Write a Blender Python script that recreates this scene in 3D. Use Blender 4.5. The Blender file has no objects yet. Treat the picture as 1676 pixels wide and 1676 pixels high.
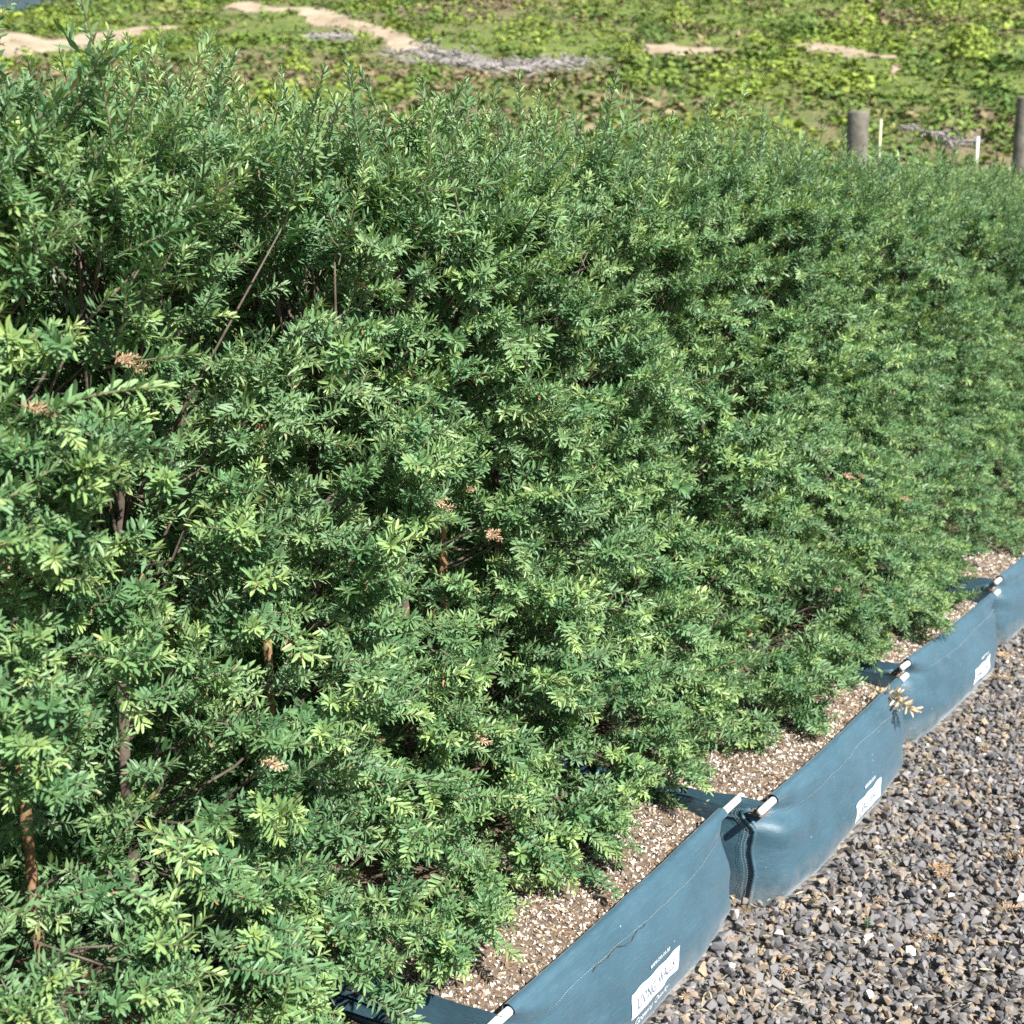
import bpy, bmesh, math, random
import numpy as np
from mathutils import Matrix, Vector

R = math.radians
rng = np.random.default_rng(7)
random.seed(7)
sc = bpy.context.scene
COL = sc.collection

# ------------------------------------------------------------------ camera, world, sun, exposure
# world X runs along the hedge, Y goes from the path into the hedge, Z is up
PSI = R(32.80)
cam_d = bpy.data.cameras.new("camera")
cam = bpy.data.objects.new("camera", cam_d)
COL.objects.link(cam)
cam.location = (0, 0, 1.5)
cam.rotation_euler = (R(90 - 12.43), 0, PSI - R(90))
cam_d.sensor_width = 36.0
cam_d.lens = 36.0 * 2200 / 1676
cam_d.clip_start = 0.05
cam_d.clip_end = 3000
cam_d.dof.use_dof = True
cam_d.dof.focus_distance = 2.25
cam_d.dof.aperture_fstop = 8.0
sc.camera = cam

SUN_EL = R(45)
SUN_AZ = math.atan2(-0.38, -1.0)          # clockwise from +Y
to_sun = Vector((math.sin(SUN_AZ) * math.cos(SUN_EL), math.cos(SUN_AZ) * math.cos(SUN_EL), math.sin(SUN_EL)))
world = bpy.data.worlds.new("World")
sc.world = world
world.use_nodes = True
wn = world.node_tree
wn.nodes.clear()
sky = wn.nodes.new("ShaderNodeTexSky")
sky.sky_type = 'NISHITA'
sky.sun_disc = False
sky.sun_elevation = SUN_EL
sky.sun_rotation = SUN_AZ % (2 * math.pi)
bg = wn.nodes.new("ShaderNodeBackground")
bg.inputs["Strength"].default_value = 0.06
wo = wn.nodes.new("ShaderNodeOutputWorld")
wn.links.new(sky.outputs[0], bg.inputs[0])
wn.links.new(bg.outputs[0], wo.inputs[0])
sun_d = bpy.data.lights.new("sun", 'SUN')
sun_d.energy = 5.0
sun_d.angle = R(0.55)
sun_d.color = (1.0, 0.965, 0.90)
sun = bpy.data.objects.new("sun", sun_d)
COL.objects.link(sun)
sun.location = to_sun * 20
sun.rotation_euler = to_sun.to_track_quat('Z', 'Y').to_euler()
sc.view_settings.view_transform = 'Standard'
sc.view_settings.look = 'None'
sc.view_settings.gamma = 1
sc.view_settings.exposure = 1.2
sc.view_settings.use_curve_mapping = False
sc.render.engine = 'CYCLES'
sc.cycles.max_bounces = 7
sc.cycles.transparent_max_bounces = 4
sc.cycles.use_denoising = False

# ------------------------------------------------------------------ helpers
def tag(o, label=None, cat=None, group=None, kind=None):
    if label: o["label"] = label
    if cat: o["category"] = cat
    if group: o["group"] = group
    if kind: o["kind"] = kind
    return o

def link(o, parent=None):
    COL.objects.link(o)
    if parent is not None:
        o.parent = parent
    return o

def empty(name, loc):
    o = bpy.data.objects.new(name, None)
    o.empty_display_size = 0.05
    o.location = loc
    return link(o)

def mk_mesh(name, V, F, mats=(), midx=None, attrs=None, cols=None, smooth=False):
    """V (n,3); F list of int arrays (m,3)/(m,4)."""
    if not isinstance(F, (list, tuple)):
        F = [F]
    F = [np.asarray(f, dtype=np.int32) for f in F if len(f)]
    me = bpy.data.meshes.new(name)
    V = np.asarray(V, dtype=np.float32)
    me.vertices.add(len(V))
    me.vertices.foreach_set("co", V.ravel())
    loops = np.concatenate([f.ravel() for f in F])
    tot = np.concatenate([np.full(len(f), f.shape[1], dtype=np.int32) for f in F])
    st = np.concatenate([[0], np.cumsum(tot)[:-1]]).astype(np.int32)
    me.loops.add(len(loops))
    me.loops.foreach_set("vertex_index", loops.astype(np.int32))
    me.polygons.add(len(tot))
    me.polygons.foreach_set("loop_start", st)
    me.polygons.foreach_set("loop_total", tot)
    for m in mats:
        me.materials.append(m)
    if midx is not None:
        me.polygons.foreach_set("material_index", np.asarray(midx, dtype=np.int32))
    me.polygons.foreach_set("use_smooth", np.full(len(tot), bool(smooth)))
    me.update(calc_edges=True)
    me.validate()
    for k, a in (attrs or {}).items():
        at = me.attributes.new(k, 'FLOAT', 'POINT')
        at.data.foreach_set("value", np.asarray(a, dtype=np.float32))
    for k, a in (cols or {}).items():
        at = me.attributes.new(k, 'FLOAT_COLOR', 'POINT')
        c = np.ones((len(V), 4), dtype=np.float32)
        c[:, :3] = a
        at.data.foreach_set("color", c.ravel())
    return me

def obj(name, me, parent=None, loc=None):
    o = bpy.data.objects.new(name, me)
    if loc is not None:
        o.location = loc
    return link(o, parent)

def nrm(a):
    a = np.asarray(a, dtype=float)
    return a / np.maximum(np.linalg.norm(a, axis=-1, keepdims=True), 1e-9)

def _h(ix, iy, s):
    n = (ix.astype(np.int64) * 374761393 + iy.astype(np.int64) * 668265263 + s * 974634777) & 0x7fffffff
    n = ((n ^ (n >> 13)) * 1274126177) & 0x7fffffff
    return ((n ^ (n >> 16)) & 0xffff) / 65535.0

def vn(x, y, s=0):
    x = np.asarray(x, float); y = np.asarray(y, float)
    x, y = np.broadcast_arrays(x, y)
    ix = np.floor(x).astype(np.int64); iy = np.floor(y).astype(np.int64)
    fx = x - ix; fy = y - iy
    fx = fx * fx * (3 - 2 * fx); fy = fy * fy * (3 - 2 * fy)
    a = _h(ix, iy, s); b = _h(ix + 1, iy, s); c = _h(ix, iy + 1, s); d = _h(ix + 1, iy + 1, s)
    return (a * (1 - fx) + b * fx) * (1 - fy) + (c * (1 - fx) + d * fx) * fy * 1.0

def fbm(x, y, s=0, o=4):
    t = 0; a = 0.5; n = 0
    for i in range(o):
        t = t + a * vn(np.asarray(x) * 2 ** i, np.asarray(y) * 2 ** i, s + i); n += a; a *= 0.5
    return t / n

def tube(pts, rad, sides=5, cap=True):
    """tapered tube along a polyline -> V, F(quads), F(tris)"""
    pts = np.asarray(pts, float); n = len(pts)
    rad = np.broadcast_to(np.asarray(rad, float), (n,))
    T = np.gradient(pts, axis=0); T = nrm(T)
    ref = np.array([0, 0, 1.0]) if abs(T[0, 2]) < 0.8 else np.array([1.0, 0, 0])
    A = nrm(np.cross(T, ref)); B = np.cross(T, A)
    ang = np.linspace(0, 2 * np.pi, sides, endpoint=False)
    V = pts[:, None, :] + rad[:, None, None] * (np.cos(ang)[None, :, None] * A[:, None, :] + np.sin(ang)[None, :, None] * B[:, None, :])
    V = V.reshape(-1, 3)
    i = np.arange(n - 1)[:, None] * sides; j = np.arange(sides)[None, :]
    q = np.stack([i + j, i + (j + 1) % sides, i + sides + (j + 1) % sides, i + sides + j], -1).reshape(-1, 4)
    tris = np.zeros((0, 3), int)
    if cap:
        V = np.vstack([V, pts[:1], pts[-1:]])
        k = np.arange(sides); c0 = n * sides; c1 = c0 + 1; b = (n - 1) * sides
        tris = np.vstack([np.stack([np.full(sides, c0), (k + 1) % sides, k], -1), np.stack([np.full(sides, c1), b + k, b + (k + 1) % sides], -1)])
    return V, q, tris

class MB:
    """gathers several pieces of ONE part into one mesh"""
    def __init__(s): s.V = []; s.q = []; s.t = []; s.n = 0; s.a = []
    def add(s, V, q=None, t=None, a=0.0):
        V = np.asarray(V, float)
        if q is not None and len(q): s.q.append(np.asarray(q) + s.n)
        if t is not None and len(t): s.t.append(np.asarray(t) + s.n)
        s.V.append(V); s.n += len(V); s.a.append(np.broadcast_to(np.asarray(a, float), (len(V),)))
        return s
    def mesh(s, name, mat, smooth=True, attr=None):
        F = []
        if s.q: F.append(np.vstack(s.q))
        if s.t: F.append(np.vstack(s.t))
        return mk_mesh(name, np.vstack(s.V), F, [mat], attrs={attr: np.concatenate(s.a)} if attr else None, smooth=smooth)

# ------------------------------------------------------------------ materials
def new_mat(name):
    m = bpy.data.materials.new(name); m.use_nodes = True
    nt = m.node_tree; nt.nodes.clear()
    out = nt.nodes.new("ShaderNodeOutputMaterial")
    p = nt.nodes.new("ShaderNodeBsdfPrincipled")
    nt.links.new(p.outputs[0], out.inputs[0])
    return m, nt, p, out

def nd(nt, t, **kw):
    n = nt.nodes.new(t)
    for k, v in kw.items(): setattr(n, k, v)
    return n

def ramp(nt, fac, stops, interp='LINEAR'):
    n = nd(nt, "ShaderNodeValToRGB"); cr = n.color_ramp; cr.interpolation = interp
    while len(cr.elements) < len(stops): cr.elements.new(0.5)
    for e, (p, c) in zip(cr.elements, stops):
        e.position = p; e.color = (*c, 1) if len(c) == 3 else c
    nt.links.new(fac, n.inputs[0])
    return n.outputs[0]

def noise(nt, scale, detail=3, rough=0.55, coord=None, kind="Object", dim='3D'):
    n = nd(nt, "ShaderNodeTexNoise"); n.inputs["Scale"].default_value = scale
    n.inputs["Detail"].default_value = detail; n.inputs["Roughness"].default_value = rough
    if coord is None:
        tc = nd(nt, "ShaderNodeTexCoord"); coord = tc.outputs[kind]
    nt.links.new(coord, n.inputs["Vector"])
    return n.outputs["Fac"]

def mixc(nt, f, a, b, mode='MIX'):
    n = nd(nt, "ShaderNodeMix", data_type='RGBA', blend_type=mode)
    if hasattr(f, "is_linked"): nt.links.new(f, n.inputs[0])
    else: n.inputs[0].default_value = f
    for s, v in ((6, a), (7, b)):
        if hasattr(v, "is_linked"): nt.links.new(v, n.inputs[s])
        else: n.inputs[s].default_value = (*v, 1)
    return n.outputs[2]

def math_n(nt, op, a, b=None, clamp=False):
    n = nd(nt, "ShaderNodeMath", operation=op, use_clamp=clamp)
    for i, v in ((0, a), (1, b)):
        if v is None: continue
        if hasattr(v, "is_linked"): nt.links.new(v, n.inputs[i])
        else: n.inputs[i].default_value = v
    return n.outputs[0]

def attr_f(nt, name):
    return nd(nt, "ShaderNodeAttribute", attribute_name=name).outputs["Fac"]

def bump(nt, p, h, strength=0.4, dist=0.002):
    b = nd(nt, "ShaderNodeBump"); b.inputs["Strength"].default_value = strength; b.inputs["Distance"].default_value = dist
    nt.links.new(h, b.inputs["Height"]); nt.links.new(b.outputs[0], p.inputs["Normal"])

def leaf_material(name, dark, mid, young, brown, transl=0.25):
    m, nt, p, out = new_mat(name)
    tone = attr_f(nt, "tone"); age = attr_f(nt, "age"); rnd = attr_f(nt, "rnd")
    orn = nd(nt, "ShaderNodeObjectInfo").outputs["Random"]
    r = math_n(nt, 'FRACT', math_n(nt, 'ADD', rnd, orn))
    t2 = math_n(nt, 'ADD', math_n(nt, 'MULTIPLY', tone, 0.55), math_n(nt, 'MULTIPLY', r, 0.5), True)
    c = mixc(nt, t2, dark, mid)
    # young growth: only some shoots flush, and only toward their tips
    fl = ramp(nt, r, [(0.0, (0.06,) * 3), (0.4, (0.25,) * 3), (0.75, (0.62,) * 3), (1.0, (1, 1, 1))])
    yf = math_n(nt, 'MULTIPLY', math_n(nt, 'POWER', age, 1.6), fl, True)
    c = mixc(nt, yf, c, young)
    bf = ramp(nt, tone, [(0.0, (0, 0, 0)), (0.988, (0, 0, 0)), (0.993, (1, 1, 1))])
    c = mixc(nt, bf, c, brown)
    geo = nd(nt, "ShaderNodeNewGeometry")
    c2 = mixc(nt, math_n(nt, 'MULTIPLY', geo.outputs["Backfacing"], 0.4), c, (0.15, 0.24, 0.13))   # paler underside
    nt.links.new(c2, p.inputs["Base Color"])
    p.inputs["Roughness"].default_value = 0.48
    p.inputs["Specular IOR Level"].default_value = 0.45
    tr = nd(nt, "ShaderNodeBsdfTranslucent")
    nt.links.new(mixc(nt, 1.0, c, (1.3, 1.4, 0.6), 'MULTIPLY'), tr.inputs["Color"])
    mx = nd(nt, "ShaderNodeMixShader"); mx.inputs[0].default_value = transl
    nt.links.new(p.outputs[0], mx.inputs[1]); nt.links.new(tr.outputs[0], mx.inputs[2])
    nt.links.new(mx.outputs[0], out.inputs[0])
    return m

def simple_mat(name, c0, c1, scale=8, rough=0.8, bumps=0.0, bscale=60, bdist=0.002, spec=0.3, kind="Object"):
    m, nt, p, out = new_mat(name)
    f = noise(nt, scale, 5, 0.6, kind=kind)
    c = ramp(nt, f, [(0.3, c0), (0.7, c1)])
    nt.links.new(c, p.inputs["Base Color"])
    p.inputs["Roughness"].default_value = rough
    p.inputs["Specular IOR Level"].default_value = spec
    if bumps: bump(nt, p, noise(nt, bscale, 4, 0.6, kind=kind), bumps, bdist)
    return m

def colattr_mat(name, rough=0.75, scale=90, spec=0.3, var=0.25, bumpd=0.0006):
    m, nt, p, out = new_mat(name)
    a = nd(nt, "ShaderNodeAttribute", attribute_name="col").outputs["Color"]
    f = noise(nt, scale, 4, 0.65)
    v = ramp(nt, f, [(0.25, (1 - var,) * 3), (0.75, (1 + var,) * 3)])
    nt.links.new(mixc(nt, 1.0, a, v, 'MULTIPLY'), p.inputs["Base Color"])
    p.inputs["Roughness"].default_value = rough; p.inputs["Specular IOR Level"].default_value = spec
    bump(nt, p, noise(nt, scale * 2.5, 4, 0.6), 0.5, bumpd)
    return m

M = {}
M["leaf"] = leaf_material("hedge_leaf", (0.042, 0.124, 0.054), (0.145, 0.285, 0.122), (0.35, 0.46, 0.15), (0.38, 0.22, 0.12), 0.22)
M["dead_leaf"] = leaf_material("dead_leaf", (0.30, 0.18, 0.10), (0.52, 0.36, 0.24), (0.56, 0.41, 0.28), (0.55, 0.4, 0.27), 0.15)
M["stem"] = simple_mat("shoot_stem", (0.09, 0.10, 0.055), (0.17, 0.15, 0.09), 40, 0.8)
M["bark"] = simple_mat("trunk_bark", (0.055, 0.042, 0.034), (0.15, 0.118, 0.095), 35, 0.9, 0.8, 90, 0.003)
M["stake"] = simple_mat("stake_wood", (0.19, 0.11, 0.055), (0.36, 0.23, 0.13), 14, 0.6, 0.3, 80, 0.001)
M["post"] = simple_mat("post_wood", (0.085, 0.08, 0.065), (0.21, 0.195, 0.165), 9, 0.9, 0.8, 30, 0.006)
M["post_top"] = simple_mat("post_lichen", (0.08, 0.10, 0.035), (0.17, 0.185, 0.08), 25, 0.95, 0.6, 60, 0.004)
M["palestake"] = simple_mat("pale_stake", (0.42, 0.40, 0.26), (0.58, 0.55, 0.38), 12, 0.8)
M["whitestake"] = simple_mat("white_stake", (0.6, 0.6, 0.58), (0.75, 0.75, 0.73), 12, 0.6)
M["rod"] = simple_mat("white_rod", (0.72, 0.71, 0.66), (0.82, 0.81, 0.77), 40, 0.35, spec=0.5)
M["stone"] = colattr_mat("gravel_stone", 0.72, 120, 0.35, 0.28)
M["chip"] = colattr_mat("soil_chip", 0.9, 160, 0.2, 0.2)

def fabric_material():
    m, nt, p, out = new_mat("woven_bag_fabric")
    tc = nd(nt, "ShaderNodeTexCoord")
    big = noise(nt, 5, 4, 0.6, tc.outputs["Object"])
    c = ramp(nt, big, [(0.3, (0.025, 0.068, 0.096)), (0.7, (0.046, 0.103, 0.144))])
    # pale weave wear, stretched along the bag
    mp = nd(nt, "ShaderNodeMapping"); mp.inputs["Scale"].default_value = (28, 28, 420)
    nt.links.new(tc.outputs["Object"], mp.inputs[0])
    w1 = noise(nt, 1.0, 3, 0.7, mp.outputs[0])
    c = mixc(nt, ramp(nt, w1, [(0.52, (0, 0, 0)), (0.8, (0.5,) * 3)]), c, (0.085, 0.165, 0.195))
    # dusty splash marks low on the fabric and scattered specks
    sep = nd(nt, "ShaderNodeSeparateXYZ"); nt.links.new(tc.outputs["Object"], sep.inputs[0])
    low = nd(nt, "ShaderNodeMapRange"); low.inputs[1].default_value = 0.09; low.inputs[2].default_value = 0.0
    nt.links.new(sep.outputs[2], low.inputs[0])
    dn = noise(nt, 22, 5, 0.7, tc.outputs["Object"])
    df = math_n(nt, 'MULTIPLY', low.outputs[0], ramp(nt, dn, [(0.35, (0, 0, 0)), (0.75, (0.75,) * 3)]), True)
    c = mixc(nt, df, c, (0.30, 0.27, 0.23))
    vor = nd(nt, "ShaderNodeTexVoronoi"); vor.inputs["Scale"].default_value = 36
    nt.links.new(tc.outputs["Object"], vor.inputs["Vector"])
    sp = ramp(nt, vor.outputs["Distance"], [(0.0, (0.8,) * 3), (0.055, (0.6,) * 3), (0.085, (0, 0, 0))])
    sel = ramp(nt, noise(nt, 17, 1, 0.5, tc.outputs["Object"]), [(0.57, (0, 0, 0)), (0.60, (1, 1, 1))])
    c = mixc(nt, math_n(nt, 'MULTIPLY', sp, sel), c, (0.42, 0.46, 0.47))
    nt.links.new(c, p.inputs["Base Color"])
    p.inputs["Roughness"].default_value = 0.52
    p.inputs["Specular IOR Level"].default_value = 0.55
    p.inputs["Sheen Weight"].default_value = 0.22
    p.inputs["Sheen Roughness"].default_value = 0.4
    p.inputs["Sheen Tint"].default_value = (0.75, 0.88, 1.0, 1)
    mp2 = nd(nt, "ShaderNodeMapping"); mp2.inputs["Scale"].default_value = (60, 60, 700)
    nt.links.new(tc.outputs["Object"], mp2.inputs[0])
    w2 = noise(nt, 1.0, 2, 0.6, mp2.outputs[0])
    n2 = noise(nt, 9, 3, 0.5, tc.outputs["Object"])
    hsum = math_n(nt, 'ADD', math_n(nt, 'MULTIPLY', w2, 0.10), n2)
    bump(nt, p, hsum, 0.8, 0.009)
    return m
M["fabric"] = fabric_material()
M["label"] = simple_mat("printed_label", (0.66, 0.68, 0.70), (0.76, 0.77, 0.78), 30, 0.5, spec=0.4)
M["ink"] = simple_mat("label_ink", (0.05, 0.09, 0.14), (0.12, 0.17, 0.22), 200, 0.6)
M["whiteink"] = simple_mat("white_print", (0.5, 0.55, 0.58), (0.72, 0.74, 0.75), 160, 0.6)
M["thread"] = simple_mat("seam_thread", (0.10, 0.15, 0.17), (0.28, 0.30, 0.30), 300, 0.7)
M["darkthread"] = simple_mat("loose_thread", (0.03, 0.03, 0.035), (0.08, 0.06, 0.05), 100, 0.8)

def soil_material():
    m, nt, p, out = new_mat("potting_mix")
    f = noise(nt, 130, 6, 0.7)
    c = ramp(nt, f, [(0.25, (0.05, 0.034, 0.023)), (0.5, (0.15, 0.105, 0.072)), (0.75, (0.33, 0.25, 0.18))])
    nt.links.new(c, p.inputs["Base Color"]); p.inputs["Roughness"].default_value = 0.95
    bump(nt, p, f, 1.0, 0.006)
    return m
M["soil"] = soil_material()

def path_material():
    m, nt, p, out = new_mat("gravel_bed")
    tc = nd(nt, "ShaderNodeTexCoord")
    vor = nd(nt, "ShaderNodeTexVoronoi"); vor.inputs["Scale"].default_value = 48
    nt.links.new(tc.outputs["Object"], vor.inputs["Vector"])
    bw = nd(nt, "ShaderNodeRGBToBW"); nt.links.new(vor.outputs["Color"], bw.inputs[0])
    c = ramp(nt, bw.outputs[0], [(0.2, (0.09, 0.085, 0.08)), (0.5, (0.16, 0.15, 0.14)), (0.8, (0.25, 0.215, 0.175))])
    nt.links.new(c, p.inputs["Base Color"]); p.inputs["Roughness"].default_value = 0.9
    inv = math_n(nt, 'SUBTRACT', 1.0, vor.outputs["Distance"])
    bump(nt, p, inv, 1.0, 0.015)
    return m
M["path"] = path_material()

def hill_material():
    m, nt, p, out = new_mat("hill_ground_cover")
    tc = nd(nt, "ShaderNodeTexCoord"); o = tc.outputs["Object"]
    a = noise(nt, 0.16, 5, 0.6, o); b = noise(nt, 2.4, 6, 0.75, o); c3 = noise(nt, 7.0, 4, 0.75, o)
    green = ramp(nt, b, [(0.3, (0.06, 0.095, 0.02)), (0.5, (0.115, 0.155, 0.03)), (0.7, (0.165, 0.20, 0.04))])
    brown = ramp(nt, c3, [(0.3, (0.10, 0.075, 0.042)), (0.7, (0.24, 0.185, 0.11))])
    k = ramp(nt, math_n(nt, 'ADD', math_n(nt, 'MULTIPLY', a, 0.65), math_n(nt, 'MULTIPLY', b, 0.35)), [(0.47, (0, 0, 0)), (0.60, (0.9,) * 3)])
    c = mixc(nt, k, green, brown)
    nt.links.new(c, p.inputs["Base Color"]); p.inputs["Roughness"].default_value = 0.95
    bump(nt, p, c3, 0.8, 0.15)
    return m
M["hill"] = hill_material()
M["earth"] = simple_mat("bare_earth", (0.22, 0.172, 0.118), (0.38, 0.305, 0.22), 1.6, 0.95, 0.6, 6, 0.08)
M["far"] = simple_mat("distant_forest", (0.022, 0.042, 0.055), (0.045, 0.07, 0.08), 0.02, 1.0)
M["scrub"] = colattr_mat("scrub_leaf", 0.7, 3, 0.25, 0.25, 0.0)
M["slash"] = simple_mat("weathered_wood", (0.17, 0.155, 0.15), (0.37, 0.34, 0.325), 3, 0.9)

# ------------------------------------------------------------------ terrain
CP, SP = math.cos(PSI), math.sin(PSI)
def rf2xy(r, f):
    return f * CP + r * SP, f * SP - r * CP
def smooth(a, b, x):
    t = np.clip((np.asarray(x, float) - a) / (b - a), 0, 1); return t * t * (3 - 2 * t)
def terrain_z(x, y):
    x = np.asarray(x, float); y = np.asarray(y, float)
    f = x * CP + y * SP; r = x * SP - y * CP
    near = 0.08 * np.clip(f - 1, 0, 14)                       # bank behind the hedge
    hc = 1.5 + 88 * np.clip(0.150 + (r / 88 + 0.381) * 0.45, 0.04, 0.205)
    t = np.clip((f - 13) / (88 - 13), 0, 1)
    hill = (t ** 1.08) * (hc - 1.2)
    und = (fbm(r / 11.0, f / 8.0, 3, 3) - 0.5) * 1.6 * smooth(14, 30, f) + (fbm(r / 2.2, f / 2.2, 9, 2) - 0.5) * 0.35 * smooth(12, 22, f)
    z = near + hill + und
    z = z - 0.34 * z * smooth(-14.4, -18.0, r) * smooth(38, 46, f)
    z = z - smooth(90, 220, f) * 0.75 * (hc)
    z = z * smooth(2.0, 3.2, y) + -0.04
    return z

fs = np.concatenate([np.linspace(-60, 0, 12, endpoint=False), np.linspace(0, 14, 36, endpoint=False), np.linspace(14, 100, 150, endpoint=False), np.linspace(100, 420, 24)])
rs = np.concatenate([np.linspace(-260, -60, 14, endpoint=False), np.linspace(-60, 60, 170, endpoint=False), np.linspace(60, 260, 15)])
FF, RR = np.meshgrid(fs, rs, indexing='ij')
X, Y = rf2xy(RR, FF)
Z = terrain_z(X, Y)
nf, nr = FF.shape
ii = np.arange(nf - 1)[:, None] * nr + np.arange(nr - 1)[None, :]
Q = np.stack([ii, ii + nr, ii + nr + 1, ii + 1], -1).reshape(-1, 4)
me = mk_mesh("hillside", np.stack([X, Y, Z], -1).reshape(-1, 3), Q, [M["hill"]], smooth=True)
hillside = tag(obj("hillside", me), "scrubby green and brown hillside rising behind the hedge", "hillside", kind="structure")
# make sure it faces up
if me.polygons[0].normal.z < 0:
    me.flip_normals()

# far wooded ridge
rr = np.linspace(-900, 700, 60); prof = 165 + 60 * fbm(rr / 160.0, rr * 0, 5, 3)
V = []; 
for k, (dz, df) in enumerate([(0, 0), (0.55, 80), (1.0, 190), (0.9, 330)]):
    x, y = rf2xy(rr, 640 + df + 40 * vn(rr / 90, rr * 0 + k, 8)); V.append(np.stack([x, y, prof * dz - 15], -1))
V = np.vstack(V); n = len(rr)
ii = (np.arange(3)[:, None] * n + np.arange(n - 1)[None, :])
Q = np.stack([ii, ii + 1, ii + n + 1, ii + n], -1).reshape(-1, 4)
tag(obj("distant_hill", mk_mesh("distant_hill", V, Q, [M["far"]], smooth=True)), "dark blue wooded ridge far behind the hillside", "hill", kind="structure")

# ------------------------------------------------------------------ gravel path bed
gx = np.linspace(-4, 12, 120); gy = np.linspace(-5, 1.95, 60)
GX, GY = np.meshgrid(gx, gy, indexing='ij')
GZ = 0.004 + 0.008 * (fbm(GX * 3, GY * 3, 21, 3) - 0.5)
ii = np.arange(119)[:, None] * 60 + np.arange(59)[None, :]
Q = np.stack([ii, ii + 60, ii + 61, ii + 1], -1).reshape(-1, 4)
gravel_path = tag(obj("gravel_path", mk_mesh("gravel_path", np.stack([GX, GY, GZ], -1).reshape(-1, 3), Q, [M["path"]], smooth=True)),
                  "path of grey crushed gravel beside the planter bags", "path", kind="structure")

# ------------------------------------------------------------------ planter bags
BACK = 1.86
ZT = 0.262
BAGS = [  # body start, body end, front y at start / end, rod start, rod end, bulge
    (0.56, 1.49, 1.060, 1.060, 0.50, 1.53, 0.035),
    (1.60, 2.515, 1.056, 1.071, 1.560, 2.604, 0.045),
    (2.585, 3.545, 1.004, 1.006, 2.538, 3.597, 0.050),
    (3.665, 4.56, 1.034, 1.000, 3.640, 4.614, 0.050),
    (4.745, 5.66, 1.033, 1.020, 4.715, 5.72, 0.045),
    (5.80, 6.73, 1.030, 1.030, 5.76, 6.79, 0.040),
    (6.87, 7.80, 1.030, 1.030, 6.83, 7.86, 0.040),
]
HEM_R = 0.0135
def bag_v(i, u, z):
    """y of the bag's front skin (outside) at height z below the hem"""
    b = BAGS[i]
    s = np.clip((u - b[0]) / (b[1] - b[0]), 0, 1)
    vt = b[2] + (b[3] - b[2]) * s
    k = np.clip(1 - z / ZT, 0, 1)                                # 0 at the hem, 1 at the ground
    belly = np.where(k < 0.78, np.sin(np.pi / 2 * k / 0.78), 1 - 0.55 * ((k - 0.78) / 0.22) ** 2)   # bulges low, tucks in under itself
    mid = 1 - np.abs(2 * s - 1) ** 3.0
    v = vt - 0.012 - b[6] * belly * (0.25 + 0.75 * mid)
    # rounded vertical corners
    eu = np.minimum(u - b[0], b[1] - u)
    v = v + 0.05 * (1 - np.clip(eu / 0.055, 0, 1)) ** 2 * np.clip(k * 5, 0, 1)
    # fabric slumps back under the hem near the ends and creases
    near = np.exp(-((u - b[0]) / 0.10) ** 2); far = np.exp(-((u - b[1]) / 0.07) ** 2)
    crease_z = ZT - 0.045 - 0.16 * (u - b[0])
    v = v + (0.036 if i in (2, 3) else 0.02) * near * np.exp(-((z - crease_z) / 0.018) ** 2) + 0.010 * far * np.exp(-((z - (ZT - 0.05)) / 0.02) ** 2)
    # long diagonal pulls from the hem ends and soft dents
    pull = np.sin((z * 60 + (u - b[0]) * 14) + 3 * i) * 0.008 * np.exp(-((u - b[0]) / 0.20)) * np.exp(-k * 1.2)
    pull += np.sin((z * 70 - (b[1] - u) * 18) + 2 * i) * 0.006 * np.exp(-((b[1] - u) / 0.16)) * np.exp(-k * 1.2)
    v = v + pull + (0.012 * (fbm(u * 6 + z * 5 + i * 13, z * 13 - u * 2 + i, 31 + i, 3) - 0.5) + 0.006 * (fbm(u * 17 + z * 22, z * 24 + i, 36 + i, 2) - 0.5)) * np.clip(k * 6, 0, 1)
    return v

def hem_axis(i, u):
    b = BAGS[i]; s = (u - b[0]) / (b[1] - b[0])
    sag = -0.006 * np.sin(np.pi * np.clip(s, 0, 1)) + 0.004 * (fbm(u * 5 + 7 * i, u * 0, 40 + i, 2) - 0.5)
    return b[2] + (b[3] - b[2]) * s, ZT - HEM_R + sag

def bag_point(i, u, z, off=0.0):
    v = bag_v(i, u, z)
    e = 0.004
    nu = (bag_v(i, u + e, z) - bag_v(i, u - e, z)) / (2 * e); nz = (bag_v(i, u, z + e) - bag_v(i, u, z - e)) / (2 * e)
    n = nrm(np.stack([nu, -np.ones_like(nu), nz], -1))
    return np.stack([u, v, z], -1) + n * off

def text_mesh(body, size, shear=0.0, bold=0.0, spacing=1.0):
    c = bpy.data.curves.new("lettering_curve", 'FONT'); c.body = body; c.size = size; c.shear = shear; c.offset = bold
    c.space_character = spacing; c.align_x = 'CENTER'; c.align_y = 'CENTER'; c.resolution_u = 3
    o = bpy.data.objects.new("lettering_curve", c); COL.objects.link(o)
    dg = bpy.context.evaluated_depsgraph_get()
    me = bpy.data.meshes.new_from_object(o.evaluated_get(dg))
    COL.objects.unlink(o); bpy.data.objects.remove(o); bpy.data.curves.remove(c)
    return me

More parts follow.
